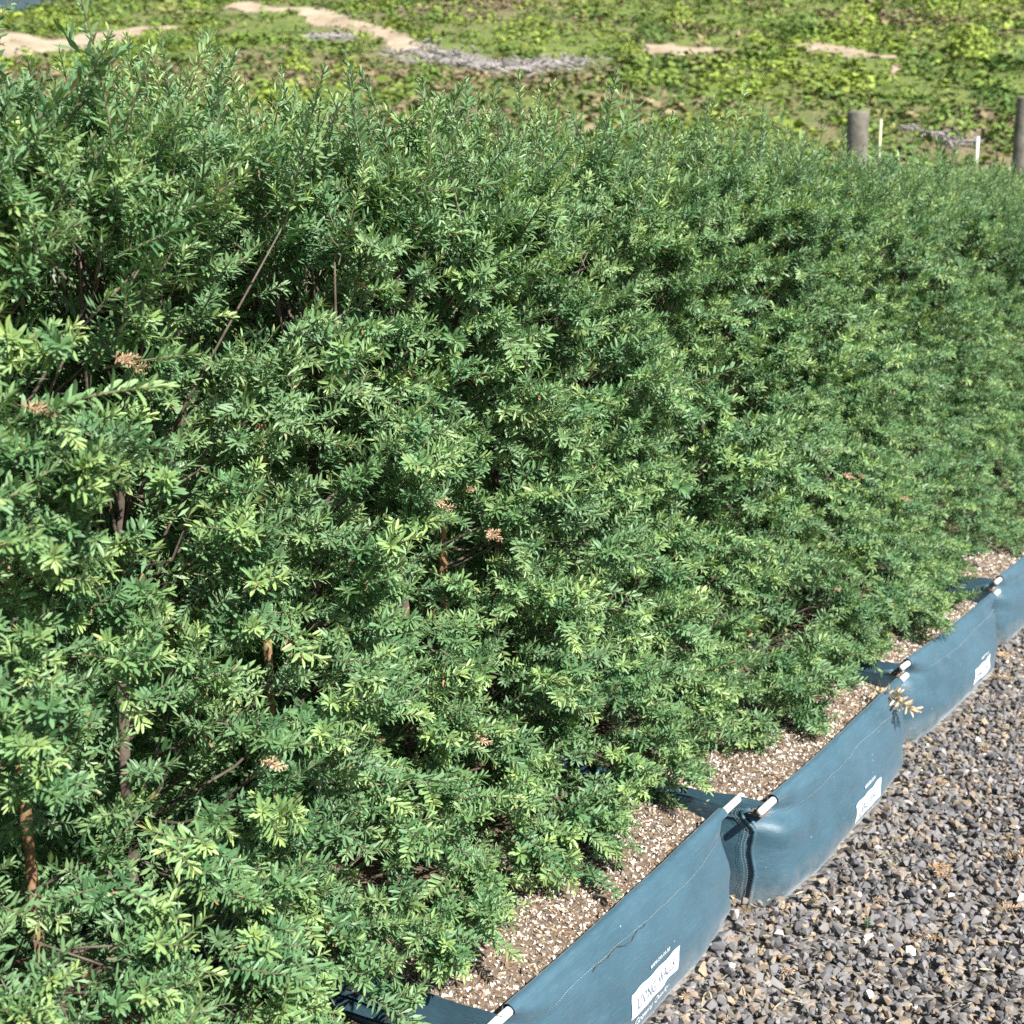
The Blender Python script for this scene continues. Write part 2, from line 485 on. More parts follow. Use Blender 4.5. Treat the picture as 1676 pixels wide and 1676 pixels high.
def stitch_line(P, N, step=0.006, dash=0.0042, w=0.0011):
    """dashes along a sampled curve P lying on a surface with normals N"""
    seg = np.linalg.norm(np.diff(P, axis=0), axis=1); L = np.concatenate([[0], np.cumsum(seg)])
    st = np.arange(0, L[-1] - dash, step)
    f = lambda s: np.stack([np.interp(s, L, P[:, k]) for k in range(3)], -1)
    g = lambda s: nrm(np.stack([np.interp(s, L, N[:, k]) for k in range(3)], -1))
    a = f(st); b = f(st + dash); n = g(st); t = nrm(b - a); sd = np.cross(n, t)
    lift = n * 0.0012
    V = np.stack([a - sd * w / 2, a + sd * w / 2, b + sd * w / 2, b - sd * w / 2, (a + b) / 2 - sd * w / 2 + lift, (a + b) / 2 + sd * w / 2 + lift], 1)
    k = np.arange(len(st))[:, None] * 6
    q = np.vstack([k + np.array([0, 1, 5, 4]), k + np.array([4, 5, 2, 3])])
    return V.reshape(-1, 3), q

bag_labels = [
    "blue-green fabric planter bag mostly under overhanging foliage, ahead of the bag with a frayed seam",
    "blue-green fabric planter bag with a frayed dark thread along its hem seam",
    "blue-green fabric planter bag with a dried sprig hanging over its hem near one end",
    "blue-green fabric planter bag with a deeply folded hem, past the dried-sprig bag",
    "blue-green fabric planter bag farthest along the gravel path that still shows its hem rod",
    "blue-green fabric planter bag beyond the last one whose hem rod shows",
    "blue-green fabric planter bag at the far end of the hedge row",
]
def build_bag(i):
    b = BAGS[i]
    base = np.array([(b[0] + b[1]) / 2, (b[2] + BACK) / 2, 0.0])
    root = empty("planter_bag", base)
    tag(root, bag_labels[i], "planter bag", "row of fabric planter bags under the hedge")
    hi = i in (1, 2, 3, 4)
    nu = 110 if hi else 40
    u = np.linspace(b[0], b[1], nu)
    # profile: lip behind the rod, round the rod, then down the front skin
    hv, hz = hem_axis(i, u)
    rows = []
    for a in np.linspace(R(-60), R(180), 9):                       # angle round the rod, 0 = behind, 90 = top, 180 = front
        rr_ = HEM_R * (1.0 + 0.12 * (fbm(u * 22, u * 0 + a, 50 + i, 2) - 0.5))
        uh = u + (0.028 - 0.05 * (u - b[0]) / (b[1] - b[0])) * (1 if hi else 0)      # the hem sleeve stops short of the corners
        rows.append(np.stack([uh, hv + rr_ * np.cos(a), hz + rr_ * np.sin(a)], -1))
    zmax = ZT - HEM_R - 0.006
    for z in np.concatenate([np.linspace(zmax, ZT - 0.075, 8), np.linspace(ZT - 0.085, -0.004, 16)]):
        uz = u + (0.028 - 0.05 * (u - b[0]) / (b[1] - b[0])) * (1 if hi else 0) * float(smooth(ZT - 0.075, ZT - 0.02, z))
        rows.append(np.stack([uz, bag_v(i, u, np.full_like(u, z)), np.full_like(u, z) + (hz - (ZT - HEM_R)) * (z / ZT)], -1))
    V = np.stack(rows, 0); nrow = len(rows)
    ii = np.arange(nrow - 1)[:, None] * nu + np.arange(nu - 1)[None, :]
    Q = np.stack([ii, ii + nu, ii + nu + 1, ii + 1], -1).reshape(-1, 4)
    front = obj("front_panel", mk_mesh("front_panel", V.reshape(-1, 3) - base, Q, [M["fabric"]], smooth=True), root)
    # end panels with a stitched hem
    for e, ue in ((0, b[0]), (1, b[1])):
        vf = bag_v(i, np.array([ue]), np.array([0.12]))[0] + 0.004
        vv = np.linspace(vf, BACK, 46); zz = np.linspace(-0.004, ZT - 0.008, 16)
        VV, ZZ = np.meshgrid(vv, zz, indexing='ij')
        vfz = bag_v(i, np.full(len(zz), ue), zz) + 0.0015
        VV = vfz[None, :] + (BACK - vfz[None, :]) * ((vv - vf) / (BACK - vf))[:, None]
        sgn = -1 if e == 0 else 1
        kz = ZZ / ZT
        out_ = 0.022 * np.sin(np.pi * kz) * np.sin(np.pi * np.clip((VV - vf) / (BACK - vf), 0, 1)) ** 0.5
        wr = 0.0018 * np.sin(ZZ * 190 + 3 * np.sin(VV * 9)) * np.exp(-(VV - vf) / 0.06) + 0.012 * (fbm(VV * 8 + i, ZZ * 6, 60 + i + e, 3) - 0.5) * np.clip((VV - vf) / 0.08, 0, 1)
        UU = ue + sgn * (out_ + wr * (kz < 2))
        # the top edge dips in the middle
        ZZ2 = ZZ + kz * (-0.010 * np.sin(np.pi * np.clip((VV - vf) / 0.5, 0, 1)) + 0.01 * (fbm(VV * 12, VV * 0 + e, 70 + i, 2) - 0.5))
        P = np.stack([UU, VV, ZZ2], -1)
        n2 = len(zz)
        ii = np.arange(len(vv) - 1)[:, None] * n2 + np.arange(n2 - 1)[None, :]
        Q = np.stack([ii, ii + 1, ii + n2 + 1, ii + n2], -1).reshape(-1, 4)
        # folded hem: second skin turned to the outside, a finger below the edge
        ph = P[:, -4:, :] + np.array([sgn * 0.004, 0, 0.002])
        V2 = np.vstack([P.reshape(-1, 3), ph.reshape(-1, 3)]); o2 = P.shape[0] * n2
        jj = o2 + np.arange(len(vv) - 1)[:, None] * 4 + np.arange(3)[None, :]
        Q2 = np.stack([jj, jj + 1, jj + 5, jj + 4], -1).reshape(-1, 4)
        ep = obj("end_panel", mk_mesh("end_panel", V2 - base, [np.vstack([Q, Q2])], [M["fabric"]], smooth=True), root)
        if hi:
            mb = MB()
            PL = P[:, -4, :] + np.array([sgn * 0.006, 0, 0.006]); NL = np.tile([sgn, 0, 0.0], (len(PL), 1))
            mb.add(*stitch_line(PL, NL))
            if e == 0:                                              # corner seam down the near end, double row
                for dv in (0.012, 0.020):
                    pz = np.linspace(0.0, ZT - 0.03, 30)
                    pu = np.interp(pz, zz, UU[3, :]); PL = np.stack([pu - 0.003, np.interp(pz, zz, vfz) + dv, pz], -1)
                    mb.add(*stitch_line(PL, np.tile([-1.0, -0.2, 0], (30, 1)), w=0.0014))
                pz = np.linspace(-0.002, ZT - 0.03, 24)
                pu = np.interp(pz, zz, UU[0, :]) - 0.004
                rib = np.stack([pu, np.interp(pz, zz, vfz) - 0.001, pz], -1)
                tv, tq, tt = tube(rib, 0.0048, 6)
                obj("corner_seam", MB().add(tv, tq, tt).mesh("corner_seam", M["fabric"]), ep).location = -base
            obj("stitching", mb.mesh("stitching", M["thread"]), ep).location = -base
    # back panel
    uu = np.linspace(b[0], b[1], 20); zz = np.linspace(-0.004, ZT - 0.01, 8)
    UU, ZZ = np.meshgrid(uu, zz, indexing='ij')
    VV = BACK + 0.03 * np.sin(np.pi * ZZ / ZT) + 0.01 * (fbm(UU * 7, ZZ * 9, 80 + i, 2) - 0.5)
    ii = np.arange(19)[:, None] * 8 + np.arange(7)[None, :]
    Q = np.stack([ii, ii + 8, ii + 9, ii + 1], -1).reshape(-1, 4)
    obj("back_panel", mk_mesh("back_panel", np.stack([UU, VV, ZZ], -1).reshape(-1, 3) - base, Q, [M["fabric"]], smooth=True), root)
    # white plastic rod through the hem, chamfered ends
    ru = np.array([b[4], b[4] + 0.003, b[4] + 0.006, b[0], *np.linspace(b[0] + .1, b[1] - .1, 6), b[1], b[5] - 0.006, b[5] - 0.003, b[5]])
    hv2, hz2 = hem_axis(i, ru)
    rad = np.full(len(ru), 0.0082); rad[[0, -1]] = 0.0055; rad[[1, -2]] = 0.0075
    tv, tq, tt = tube(np.stack([ru, hv2, hz2], -1), rad, 12)
    obj("hem_rod", MB().add(tv, tq, tt).mesh("hem_rod", M["rod"]), root).location = -base
    if not hi:
        return root
    # hem seam stitching
    us = np.linspace(b[0] + 0.02, b[1] - 0.01, 260)
    zs = ZT - 0.05 - 0.004 * np.sin(us * 9 + i)
    PL = bag_point(i, us, zs, 0.0014)
    PN = nrm(bag_point(i, us, zs, 0.01) - bag_point(i, us, zs, 0.0))
    st = obj("stitching", MB().add(*stitch_line(PL, PN)).mesh("stitching", M["thread"]), front); st.location = -base
    # printed label
    uc = {1: 2.067, 2: 3.105, 3: 4.26, 4: 5.22}[i]; zc = {1: 0.090, 2: 0.076, 3: 0.082, 4: 0.085}[i]
    hw, hh, sk = 0.102, 0.0235, 0.010
    a = np.linspace(-1, 1, 40); t = np.linspace(-1, 1, 7)
    A, T = np.meshgrid(a, t, indexing='ij')
    UU = uc + A * hw + T * sk * 0.4
    ZZ = zc + T * hh + 0.0012 * np.sin(A * 9 + i) * (T > 0.9) - 0.0012 * np.sin(A * 7) * (T < -0.9)
    P = bag_point(i, UU.ravel(), ZZ.ravel(), 0.0016)
    ii = np.arange(39)[:, None] * 7 + np.arange(6)[None, :]
    Q = np.stack([ii, ii + 7, ii + 8, ii + 1], -1).reshape(-1, 4)
    lab = obj("printed_label", mk_mesh("printed_label", P - base, Q, [M["label"]], smooth=True), root)
    def put_text(body, cu, cz, width, height, mat, parent, off, shear=0.15, bold=0.0, spacing=1.0, name="lettering"):
        me = text_mesh(body, 1.0, shear, bold, spacing)
        n_ = len(me.vertices); co = np.empty(n_ * 3, np.float32); me.vertices.foreach_get("co", co); co = co.reshape(-1, 3)
        mn, mx = co.min(0), co.max(0)
        x = (co[:, 0] - (mn[0] + mx[0]) / 2) / (mx[0] - mn[0]) * width
        y = (co[:, 1] - (mn[1] + mx[1]) / 2) / (mx[1] - mn[1]) * height
        P_ = bag_point(i, cu + x.astype(float), cz + y.astype(float), off)
        me.vertices.foreach_set("co", (P_ - base).astype(np.float32).ravel())
        me.materials.clear(); me.materials.append(mat); me.update()
        return obj(name, me, parent)
    put_text("LIVING", uc - 0.046, zc - 0.0005, 0.076, 0.021, M["ink"], lab, 0.0032, 0.18, -0.004)
    put_text("WALLS", uc + 0.044, zc + 0.0005, 0.074, 0.021, M["ink"], lab, 0.0032, 0.18, -0.004)
    put_text("www.tnn.co.nz", uc + 0.018, zc + 0.041, 0.082, 0.0085, M["whiteink"], front, 0.0026, 0.1, 0.012, 1.1)
    put_text("Growing Quality", uc - 0.018, zc - 0.037, 0.150, 0.015, M["whiteink"], front, 0.0026, 0.3, 0.006)
    if i == 1:                                                     # frayed thread wandering off the seam
        us = np.linspace(1.86, 2.06, 60)
        zs = ZT - 0.052 - 0.012 * smooth(1.93, 2.0, us) * (1 - smooth(2.0, 2.05, us)) - 0.004 * (fbm(us * 40, us * 0, 90, 2) - 0.5) * 3
        tv, tq, tt = tube(bag_point(i, us, zs, 0.0022), 0.0008, 4)
        obj("loose_thread", MB().add(tv, tq, tt).mesh("loose_thread", M["darkthread"]), front).location = -base
    return root
bag_roots = [build_bag(i) for i in range(len(BAGS))]

# ------------------------------------------------------------------ stones / chips
def hull_template(k, flat=0.7, npt=11):
    r_ = np.random.default_rng(1000 + k)
    p = r_.normal(size=(npt, 3)); p = p / np.linalg.norm(p, axis=1)[:, None] * r_.uniform(0.75, 1.0, (npt, 1))
    p *= np.array([1.0, r_.uniform(0.6, 0.95), r_.uniform(flat - 0.2, flat)])
    bm = bmesh.new()
    for q in p: bm.verts.new(q)
    bmesh.ops.convex_hull(bm, input=bm.verts)
    loose = [v for v in bm.verts if not v.link_faces]
    bmesh.ops.delete(bm, geom=loose, context='VERTS')
    bmesh.ops.triangulate(bm, faces=bm.faces[:])
    bmesh.ops.recalc_face_normals(bm, faces=bm.faces[:])
    bm.verts.index_update()
    V = np.array([v.co[:] for v in bm.verts]); F = np.array([[v.index for v in f.verts] for f in bm.faces])
    bm.free()
    return V, F
TPL = [hull_template(k) for k in range(16)]
CHIP = [hull_template(100 + k, 0.8, 7) for k in range(8)]
FLAKE = [hull_template(200 + k, 0.42, 6) for k in range(8)]

def rand_rot(n, tilt=1.0, r_=rng):
    az = r_.uniform(0, 2 * np.pi, n); tl = r_.normal(0, 0.6 * tilt, n); t2 = r_.normal(0, 0.6 * tilt, n)
    ca, sa = np.cos(az), np.sin(az); cb, sb = np.cos(tl), np.sin(tl); cc, s_c = np.cos(t2), np.sin(t2)
    Rz = np.zeros((n, 3, 3)); Rz[:, 0, 0] = ca; Rz[:, 0, 1] = -sa; Rz[:, 1, 0] = sa; Rz[:, 1, 1] = ca; Rz[:, 2, 2] = 1
    Rx = np.zeros((n, 3, 3)); Rx[:, 0, 0] = 1; Rx[:, 1, 1] = cb; Rx[:, 1, 2] = -sb; Rx[:, 2, 1] = sb; Rx[:, 2, 2] = cb
    Ry = np.zeros((n, 3, 3)); Ry[:, 1, 1] = 1; Ry[:, 0, 0] = cc; Ry[:, 0, 2] = s_c; Ry[:, 2, 0] = -s_c; Ry[:, 2, 2] = cc
    return Rz @ Rx @ Ry

def scatter_mesh(name, mat, pos, size, rot, col, templates, pick):
    Vs, Fs, Cs = [], [], []; n = 0
    for k, (tv, tf) in enumerate(templates):
        m = np.nonzero(pick == k)[0]
        if not len(m): continue
        W = np.einsum('nij,vj->nvi', rot[m], tv) * size[m][:, None, None] + pos[m][:, None, :]
        F = tf[None] + (np.arange(len(m)) * len(tv))[:, None, None] + n
        Vs.append(W.reshape(-1, 3)); Fs.append(F.reshape(-1, 3)); Cs.append(np.repeat(col[m], len(tv), 0)); n += W.shape[0] * W.shape[1]
    return mk_mesh(name, np.vstack(Vs), np.vstack(Fs), [mat], cols={"col": np.vstack(Cs)}, smooth=False)

def project(P):
    """pixel (1676 frame) of world points, used to rank how large things show"""
    P = np.asarray(P, float) - np.array([0, 0, 1.5])
    f = P[:, 0] * CP + P[:, 1] * SP; r = P[:, 0] * SP - P[:, 1] * CP
    ph = R(12.43); c, s = math.cos(ph), math.sin(ph)
    zc = f * c - P[:, 2] * s; yc = P[:, 2] * c + f * s
    return 838 + 2200 * r / zc, 838 - 2200 * yc / zc, zc

def front_y(u):
    out = np.full(len(u), 1.12)
    for i, b in enumerate(BAGS):
        m = (u > b[0] - 0.01) & (u < b[1] + 0.01)
        out[m] = bag_v(i, u[m], np.full(m.sum(), 0.07)) - 0.004
        out[m] = np.minimum(out[m], bag_v(i, u[m], np.full(m.sum(), 0.03)) - 0.004)
    return out

NG = 42000
gu = rng.uniform(1.3, 6.4, NG); gv = rng.uniform(-0.1, 1.35, NG)
ok = (gv < front_y(gu) - 0.004)
px, py, zc = project(np.stack([gu, gv, np.zeros(NG)], -1))
ok &= (px > 800) & (px < 2000) & (py < 2000)
gu, gv = gu[ok], gv[ok]; NG = len(gu)
gs = np.clip(rng.lognormal(math.log(0.0122), 0.30, NG), 0.006, 0.021)
lay = rng.uniform(0, 1, NG)
gz = 0.004 + lay * 0.021 + 0.006 * (fbm(gu * 5, gv * 5, 77, 3) - 0.5)
pal = np.array([[0.125, 0.130, 0.140], [0.165, 0.168, 0.175], [0.205, 0.205, 0.208], [0.20, 0.175, 0.145], [0.255, 0.21, 0.165], [0.30, 0.245, 0.175], [0.085, 0.085, 0.09], [0.56, 0.53, 0.49]])
gc = pal[rng.choice(len(pal), NG, p=[0.22, 0.23, 0.17, 0.15, 0.10, 0.045, 0.07, 0.015])] * rng.uniform(0.8, 1.25, (NG, 1)) * np.array([0.94, 0.89, 0.86])
grot = rand_rot(NG); gp = rng.integers(0, len(TPL), NG)
gpos = np.stack([gu, gv, gz], -1)
px, py, zc = project(gpos)
vis = (px > 1040) & (px < 1700) & (py < 1700)
score = np.where(vis & (lay > 0.5), gs / zc, 0)
top = np.argsort(-score)[:300]
rest = np.setdiff1d(np.arange(NG), top)
gravel = obj("gravel", scatter_mesh("gravel", M["stone"], gpos[rest], gs[rest], grot[rest], gc[rest], TPL, gp[rest]))
tag(gravel, "loose grey and brown crushed stone covering the path", "gravel", kind="stuff")
stone_me = {}
for k in range(len(TPL)):
    for c in range(8):
        tv, tf = TPL[k]
        stone_me[(k, c)] = mk_mesh("stone", tv, tf, [M["stone"]], cols={"col": np.tile(pal[c] * np.array([0.94, 0.89, 0.86]), (len(tv), 1))})
for j in top:
    c = int(np.argmin(np.abs(pal / np.linalg.norm(pal, axis=1)[:, None] - gc[j] / np.linalg.norm(gc[j])).sum(1) + 0.8 * np.abs(pal.mean(1) - gc[j].mean())))
    o = bpy.data.objects.new("stone", stone_me[(int(gp[j]), c)])
    m4 = Matrix(np.block([[grot[j] * gs[j], gpos[j][:, None]], [np.zeros((1, 3)), np.ones((1, 1))]]).tolist())
    link(o, gravel_path); o.matrix_basis = m4

# ------------------------------------------------------------------ potting mix in each bag
for i, b in enumerate(BAGS):
    hi = i in (1, 2, 3, 4)
    u = np.linspace(b[0] + 0.002, b[1] - 0.002, 70 if hi else 24); 
    s = (u - b[0]) / (b[1] - b[0]); vf = b[2] + (b[3] - b[2]) * s + 0.012
    t = np.linspace(0, 1, 50 if hi else 16)
    U = np.repeat(u[:, None], len(t), 1); Vv = vf[:, None] + (BACK - 0.01 - vf[:, None]) * t[None, :]
    def soil_z(uu, vv, fr, i=i, b=b):
        e = np.minimum(uu - b[0], b[1] - uu)
        return 0.212 + 0.022 * smooth(0, 0.14, vv - fr) + 0.012 * smooth(0, 0.12, e) + 0.020 * (fbm(uu * 9, vv * 9, 120 + i, 4) - 0.5)
    Zs = soil_z(U, Vv, vf[:, None])
    k = len(t); ii = np.arange(len(u) - 1)[:, None] * k + np.arange(k - 1)[None, :]
    Q = np.stack([ii, ii + k, ii + k + 1, ii + 1], -1).reshape(-1, 4)
    base = np.array([(b[0] + b[1]) / 2, 1.46, 0.0])
    so = obj("potting_mix", mk_mesh("potting_mix", np.stack([U, Vv, Zs], -1).reshape(-1, 3) - base, Q, [M["soil"]], smooth=True), None, base)
    which = ["bag mostly under foliage", "bag with the frayed seam", "bag with the dried sprig", "folded-hem bag", "farthest bag showing its rod", "bag past the last visible rod", "last bag of the row"][i]
    tag(so, "brown potting mix with white pumice filling the " + which, "potting mix", kind="stuff")
    if not hi: continue
    for nm, n_, tp, lo, hi_, cols_ in (
            ("bark_chips", 3600, FLAKE, 0.0026, 0.0110, np.array([[0.10, 0.065, 0.04], [0.17, 0.115, 0.075], [0.26, 0.185, 0.12], [0.36, 0.27, 0.19], [0.06, 0.045, 0.035], [0.2, 0.18, 0.17]])),
            ("pumice", 3300, CHIP, 0.0022, 0.0112, np.array([[0.62, 0.57, 0.51], [0.46, 0.39, 0.32], [0.72, 0.69, 0.64], [0.36, 0.30, 0.25]]))):
        cu = rng.uniform(b[0] + 0.01, b[1] - 0.01, n_); ss = (cu - b[0]) / (b[1] - b[0]); fr = b[2] + (b[3] - b[2]) * ss + 0.012
        cv = fr + 0.004 + rng.uniform(0, 0.27, n_)
        sz = lo + (hi_ - lo) * rng.beta(1.2, 4.0, n_)
        pos = np.stack([cu, cv, soil_z(cu, cv, fr) + sz * 0.25], -1) - base
        cc = cols_[rng.integers(0, len(cols_), n_)] * rng.uniform(0.8, 1.15, (n_, 1))
        stretch = rand_rot(n_)
        if nm == "bark_chips":
            stretch = stretch * np.array([1.7, 0.7, 0.8])[None, None, :]
        ch = obj(nm, scatter_mesh(nm, M["chip"], pos, sz, stretch, cc, tp, rng.integers(0, len(tp), n_)), so)
        ch["kind"] = "stuff"

# ------------------------------------------------------------------ hedge shoots
def shoot_leaves(kind, r_):
    """leaf parameters of one shoot, growing along +Z, broad side X, upper side Y"""
    L = []; stems = []
    def add_stem(p0, d, up, length, nleaf, l0, l1, spread0, spread1, flat, age0, age1, droop=0.0):
        d = nrm(d); n_ = 9
        pts = [np.array(p0, float)]; dd = d.copy(); w = r_.normal(0, 0.16, 3)
        for _ in range(n_ - 1):
            dd = nrm(dd + (w + np.array([0, droop, 0])) / (n_ - 1)); pts.append(pts[-1] + dd * length / (n_ - 1))
        pts = np.array(pts); stems.append((pts, np.linspace(0.0015, 0.0007, n_) * (1 + 0.4 * (length > 0.12))))
        tt = np.linspace(0.08, 0.995, nleaf) + r_.normal(0, 0.008, nleaf); tt = np.clip(tt, 0.02, 1.0)
        ph0 = r_.uniform(0, 6.28)
        side0 = nrm(np.cross(up, d)); up0 = nrm(np.cross(d, side0))
        for j, t in enumerate(tt):
            p = np.array([np.interp(t, np.linspace(0, 1, n_), pts[:, k]) for k in range(3)])
            k = min(int(t * (n_ - 1)), n_ - 2); tg = nrm(pts[k + 1] - pts[k])
            ph = ph0 + j * 2.39996 + r_.normal(0, 0.25)
            rad = np.cos(ph) * side0 + np.sin(ph) * up0 * flat
            if flat < 0.9: rad = rad + up0 * 0.18
            rad = rad - tg * (rad @ tg); rad = nrm(rad)
            a = R(spread0 + (spread1 - spread0) * t ** 1.5) + r_.normal(0, 0.14)
            ax = nrm(np.cos(a) * tg + np.sin(a) * rad)
            nn = tg * 0.75 + up0 * (0.75 if flat < 0.9 else 0.1) - rad * 0.25 + r_.normal(0, 0.18 if flat < 0.95 else 0.55, 3)
            nn = nrm(nn - ax * (nn @ ax))
            ln = (l0 + (l1 - l0) * t) * r_.uniform(0.78, 1.12) * (1 - 0.35 * max(0, t - 0.85) / 0.15)
            L.append((p, ax, nn, ln, ln * r_.uniform(0.19, 0.245), r_.uniform(), age0 + (age1 - age0) * t))
        return pts
    Zv = np.array([0, 0, 1.0]); Yv = np.array([0, 1.0, 0])
    if kind == 'tip':
        add_stem((0, 0, 0), Zv, Yv, r_.uniform(0.034, 0.060), int(r_.integers(24, 32)), 0.026, 0.022, 78, 34, 0.92, 0.1, 1.0)
    elif kind == 'spray':
        ln = r_.uniform(0.10, 0.15)
        add_stem((0, 0, 0), Zv, Yv, ln, int(ln * 360), 0.026, 0.021, 68, 34, 0.5, 0.0, 0.9, -0.25)
    elif kind == 'fork':
        ln = r_.uniform(0.08, 0.11)
        pts = add_stem((0, 0, 0), Zv, Yv, ln, int(ln * 340), 0.025, 0.021, 68, 32, 0.7, 0.0, 0.95, -0.1)
        for s in range(int(r_.integers(2, 4))):
            a = (s % 2) * np.pi + r_.normal(0, 0.5)
            dl = nrm(np.array([np.cos(a), 0.35 * np.sin(a) + 0.15, 0.9 + r_.uniform(-.2, .3)]))
            l2 = r_.uniform(0.04, 0.06)
            add_stem(pts[2 + s * 2 if 2 + s * 2 < 8 else 7], dl, Yv, l2, int(l2 * 440), 0.023, 0.020, 72, 32, 0.85, 0.1, 1.0)
    elif kind == 'whip':
        ln = r_.uniform(0.14, 0.24)
        add_stem((0, 0, 0), Zv, Yv, ln, int(ln * 360), 0.026, 0.018, 62, 36, 1.0, 0.55, 1.0)
        if r_.uniform() < 0.5:
            a = r_.uniform(0, 6.28)
            add_stem((0, 0, ln * 0.35), nrm(np.array([np.cos(a), np.sin(a), 1.5])), Yv, ln * 0.45, int(ln * 110), 0.019, 0.013, 60, 35, 1.0, 0.3, 1.0)
    A = {k: np.array([l[q] for l in L]) for q, k in enumerate(("p", "ax", "nn", "ln", "wd", "tone", "age"))}
    A["stems"] = stems
    return A

HT = np.array([0.0, 0.25, 0.6, 0.86, 1.0]); HW = np.array([0.0, 0.40, 0.5, 0.36, 0.0])
def leaf_geo(p, ax, nn, ln, wd, hi=True):
    n = len(p); sd = np.cross(ax, nn)
    if hi == 'min':
        m = p + ax * (ln * 0.5)[:, None]
        V = np.stack([p, m - sd * (wd * 0.55)[:, None], p + ax * ln[:, None], m + sd * (wd * 0.55)[:, None]], 1)
        return V.reshape(-1, 3), np.arange(n * 4).reshape(-1, 4), np.zeros((0, 3), int), 4
    P = lambda t, w, fold: p + ax * (ln * t)[:, None] - nn * (ln * 0.10 * t * t)[:, None] + sd * (wd * w)[:, None] + nn * (wd * abs(w) * fold)[:, None]
    if hi:
        one = np.ones(n)
        rows = [P(one * 0, 0, 0)]
        for t, w in zip(HT[1:4], HW[1:4]):
            rows += [P(one * t, -w, 0.35), P(one * t, 0, 0), P(one * t, w, 0.35)]
        rows.append(P(one, 0, 0))
        V = np.stack(rows, 1)
        T = np.array([[0, 2, 1], [0, 3, 2], [7, 8, 10], [8, 9, 10]])
        Qd = np.array([[1, 2, 5, 4], [2, 3, 6, 5], [4, 5, 8, 7], [5, 6, 9, 8]])
        k = (np.arange(n) * 11)[:, None, None]
        return V.reshape(-1, 3), (Qd[None] + k).reshape(-1, 4), (T[None] + k).reshape(-1, 3), 11
    one = np.ones(n)
    V = np.stack([P(one * 0, 0, 0), P(one * .3, -.44, .2), P(one * .75, -.42, .2), P(one, 0, 0), P(one * .75, .42, .2), P(one * .3, .44, .2)], 1)
    Qd = np.array([[0, 1, 2, 3], [0, 3, 4, 5]])
    k = (np.arange(n) * 6)[:, None, None]
    return V.reshape(-1, 3), (Qd[None] + k).reshape(-1, 4), np.zeros((0, 3), int), 6

def shoot_mesh(A, name, leafmat, hi=True):
    V, q, t, k = leaf_geo(A["p"], A["ax"], A["nn"], A["ln"], A["wd"], hi)
    Vs = [V]; nq = len(q); qs = [q]; n = len(V); midx_q = [np.zeros(nq, int)]
    tone = np.repeat(A["tone"], k); age = np.repeat(A["age"], k)
    for pts, rad in A["stems"]:
        tv, tq, tt = tube(pts, rad, 4, False)
        Vs.append(tv); qs.append(tq + n); n += len(tv); midx_q.append(np.ones(len(tq), int))
        tone = np.concatenate([tone, np.zeros(len(tv))]); age = np.concatenate([age, np.zeros(len(tv))])
    F = [np.vstack(qs)]; mi = np.concatenate(midx_q)
    if len(t): F.append(t); mi = np.concatenate([mi, np.zeros(len(t), int)])
    return mk_mesh(name, np.vstack(Vs), F, [leafmat, M["stem"]], mi, {"tone": tone, "age": age}, smooth=True)

vr = np.random.default_rng(11)
KINDS = ['tip'] * 10 + ['spray'] * 8 + ['fork'] * 10 + ['whip'] * 7
SH = [shoot_leaves(k, vr) for k in KINDS]
IDX = {k: [j for j, q in enumerate(KINDS) if q == k] for k in set(KINDS)}
SH_ME = [shoot_mesh(a, "shoot_" + KINDS[j], M["leaf"]) for j, a in enumerate(SH)]
DEAD_ME = [shoot_mesh(SH[j], "dead_shoot", M["dead_leaf"]) for j in IDX['tip'][:4] + IDX['fork'][:3]]

def frame(d, up):
    d = nrm(d); s = np.cross(up, d)
    if np.linalg.norm(s) < 1e-3: s = np.array([1.0, 0, 0])
    s = nrm(s); u2 = np.cross(d, s)
    return np.stack([s, u2, d], 1)                                  # columns X, Y, Z

# hedge envelope: y of the outer leaf surface
VC = 1.56
TOP = 1.63
def top_z(u):
    return TOP + 0.035 * (fbm(np.asarray(u) * 2.3, np.asarray(u) * 0 + 3, 200, 2) - 0.5) * 2 + 0.05 * smooth(1.7, 1.0, u) - 0.035 * smooth(3.2, 5.0, u)
def face_y(u, z):
    tz = top_z(u)
    y = 1.285 - 0.115 * smooth(0.85, 0.32, z) + 0.03 * smooth(0.31, 0.22, z) + 0.06 * smooth(0.9, 1.6, z)
    y = y + 0.26 * smooth(tz - 0.16, tz + 0.01, z) ** 1.5
    y = y - 0.065 * smooth(2.7, 3.4, u) * smooth(0.65, 0.30, z)
    y = y + 0.05 * (fbm(np.asarray(u) * 11.0, np.asarray(z) * 11.0, 215, 2) - 0.5) * 2
    y = y + 0.13 * (fbm(np.asarray(u) * 4.2, np.asarray(z) * 4.2, 210, 2) - 0.5) * 2
    return y
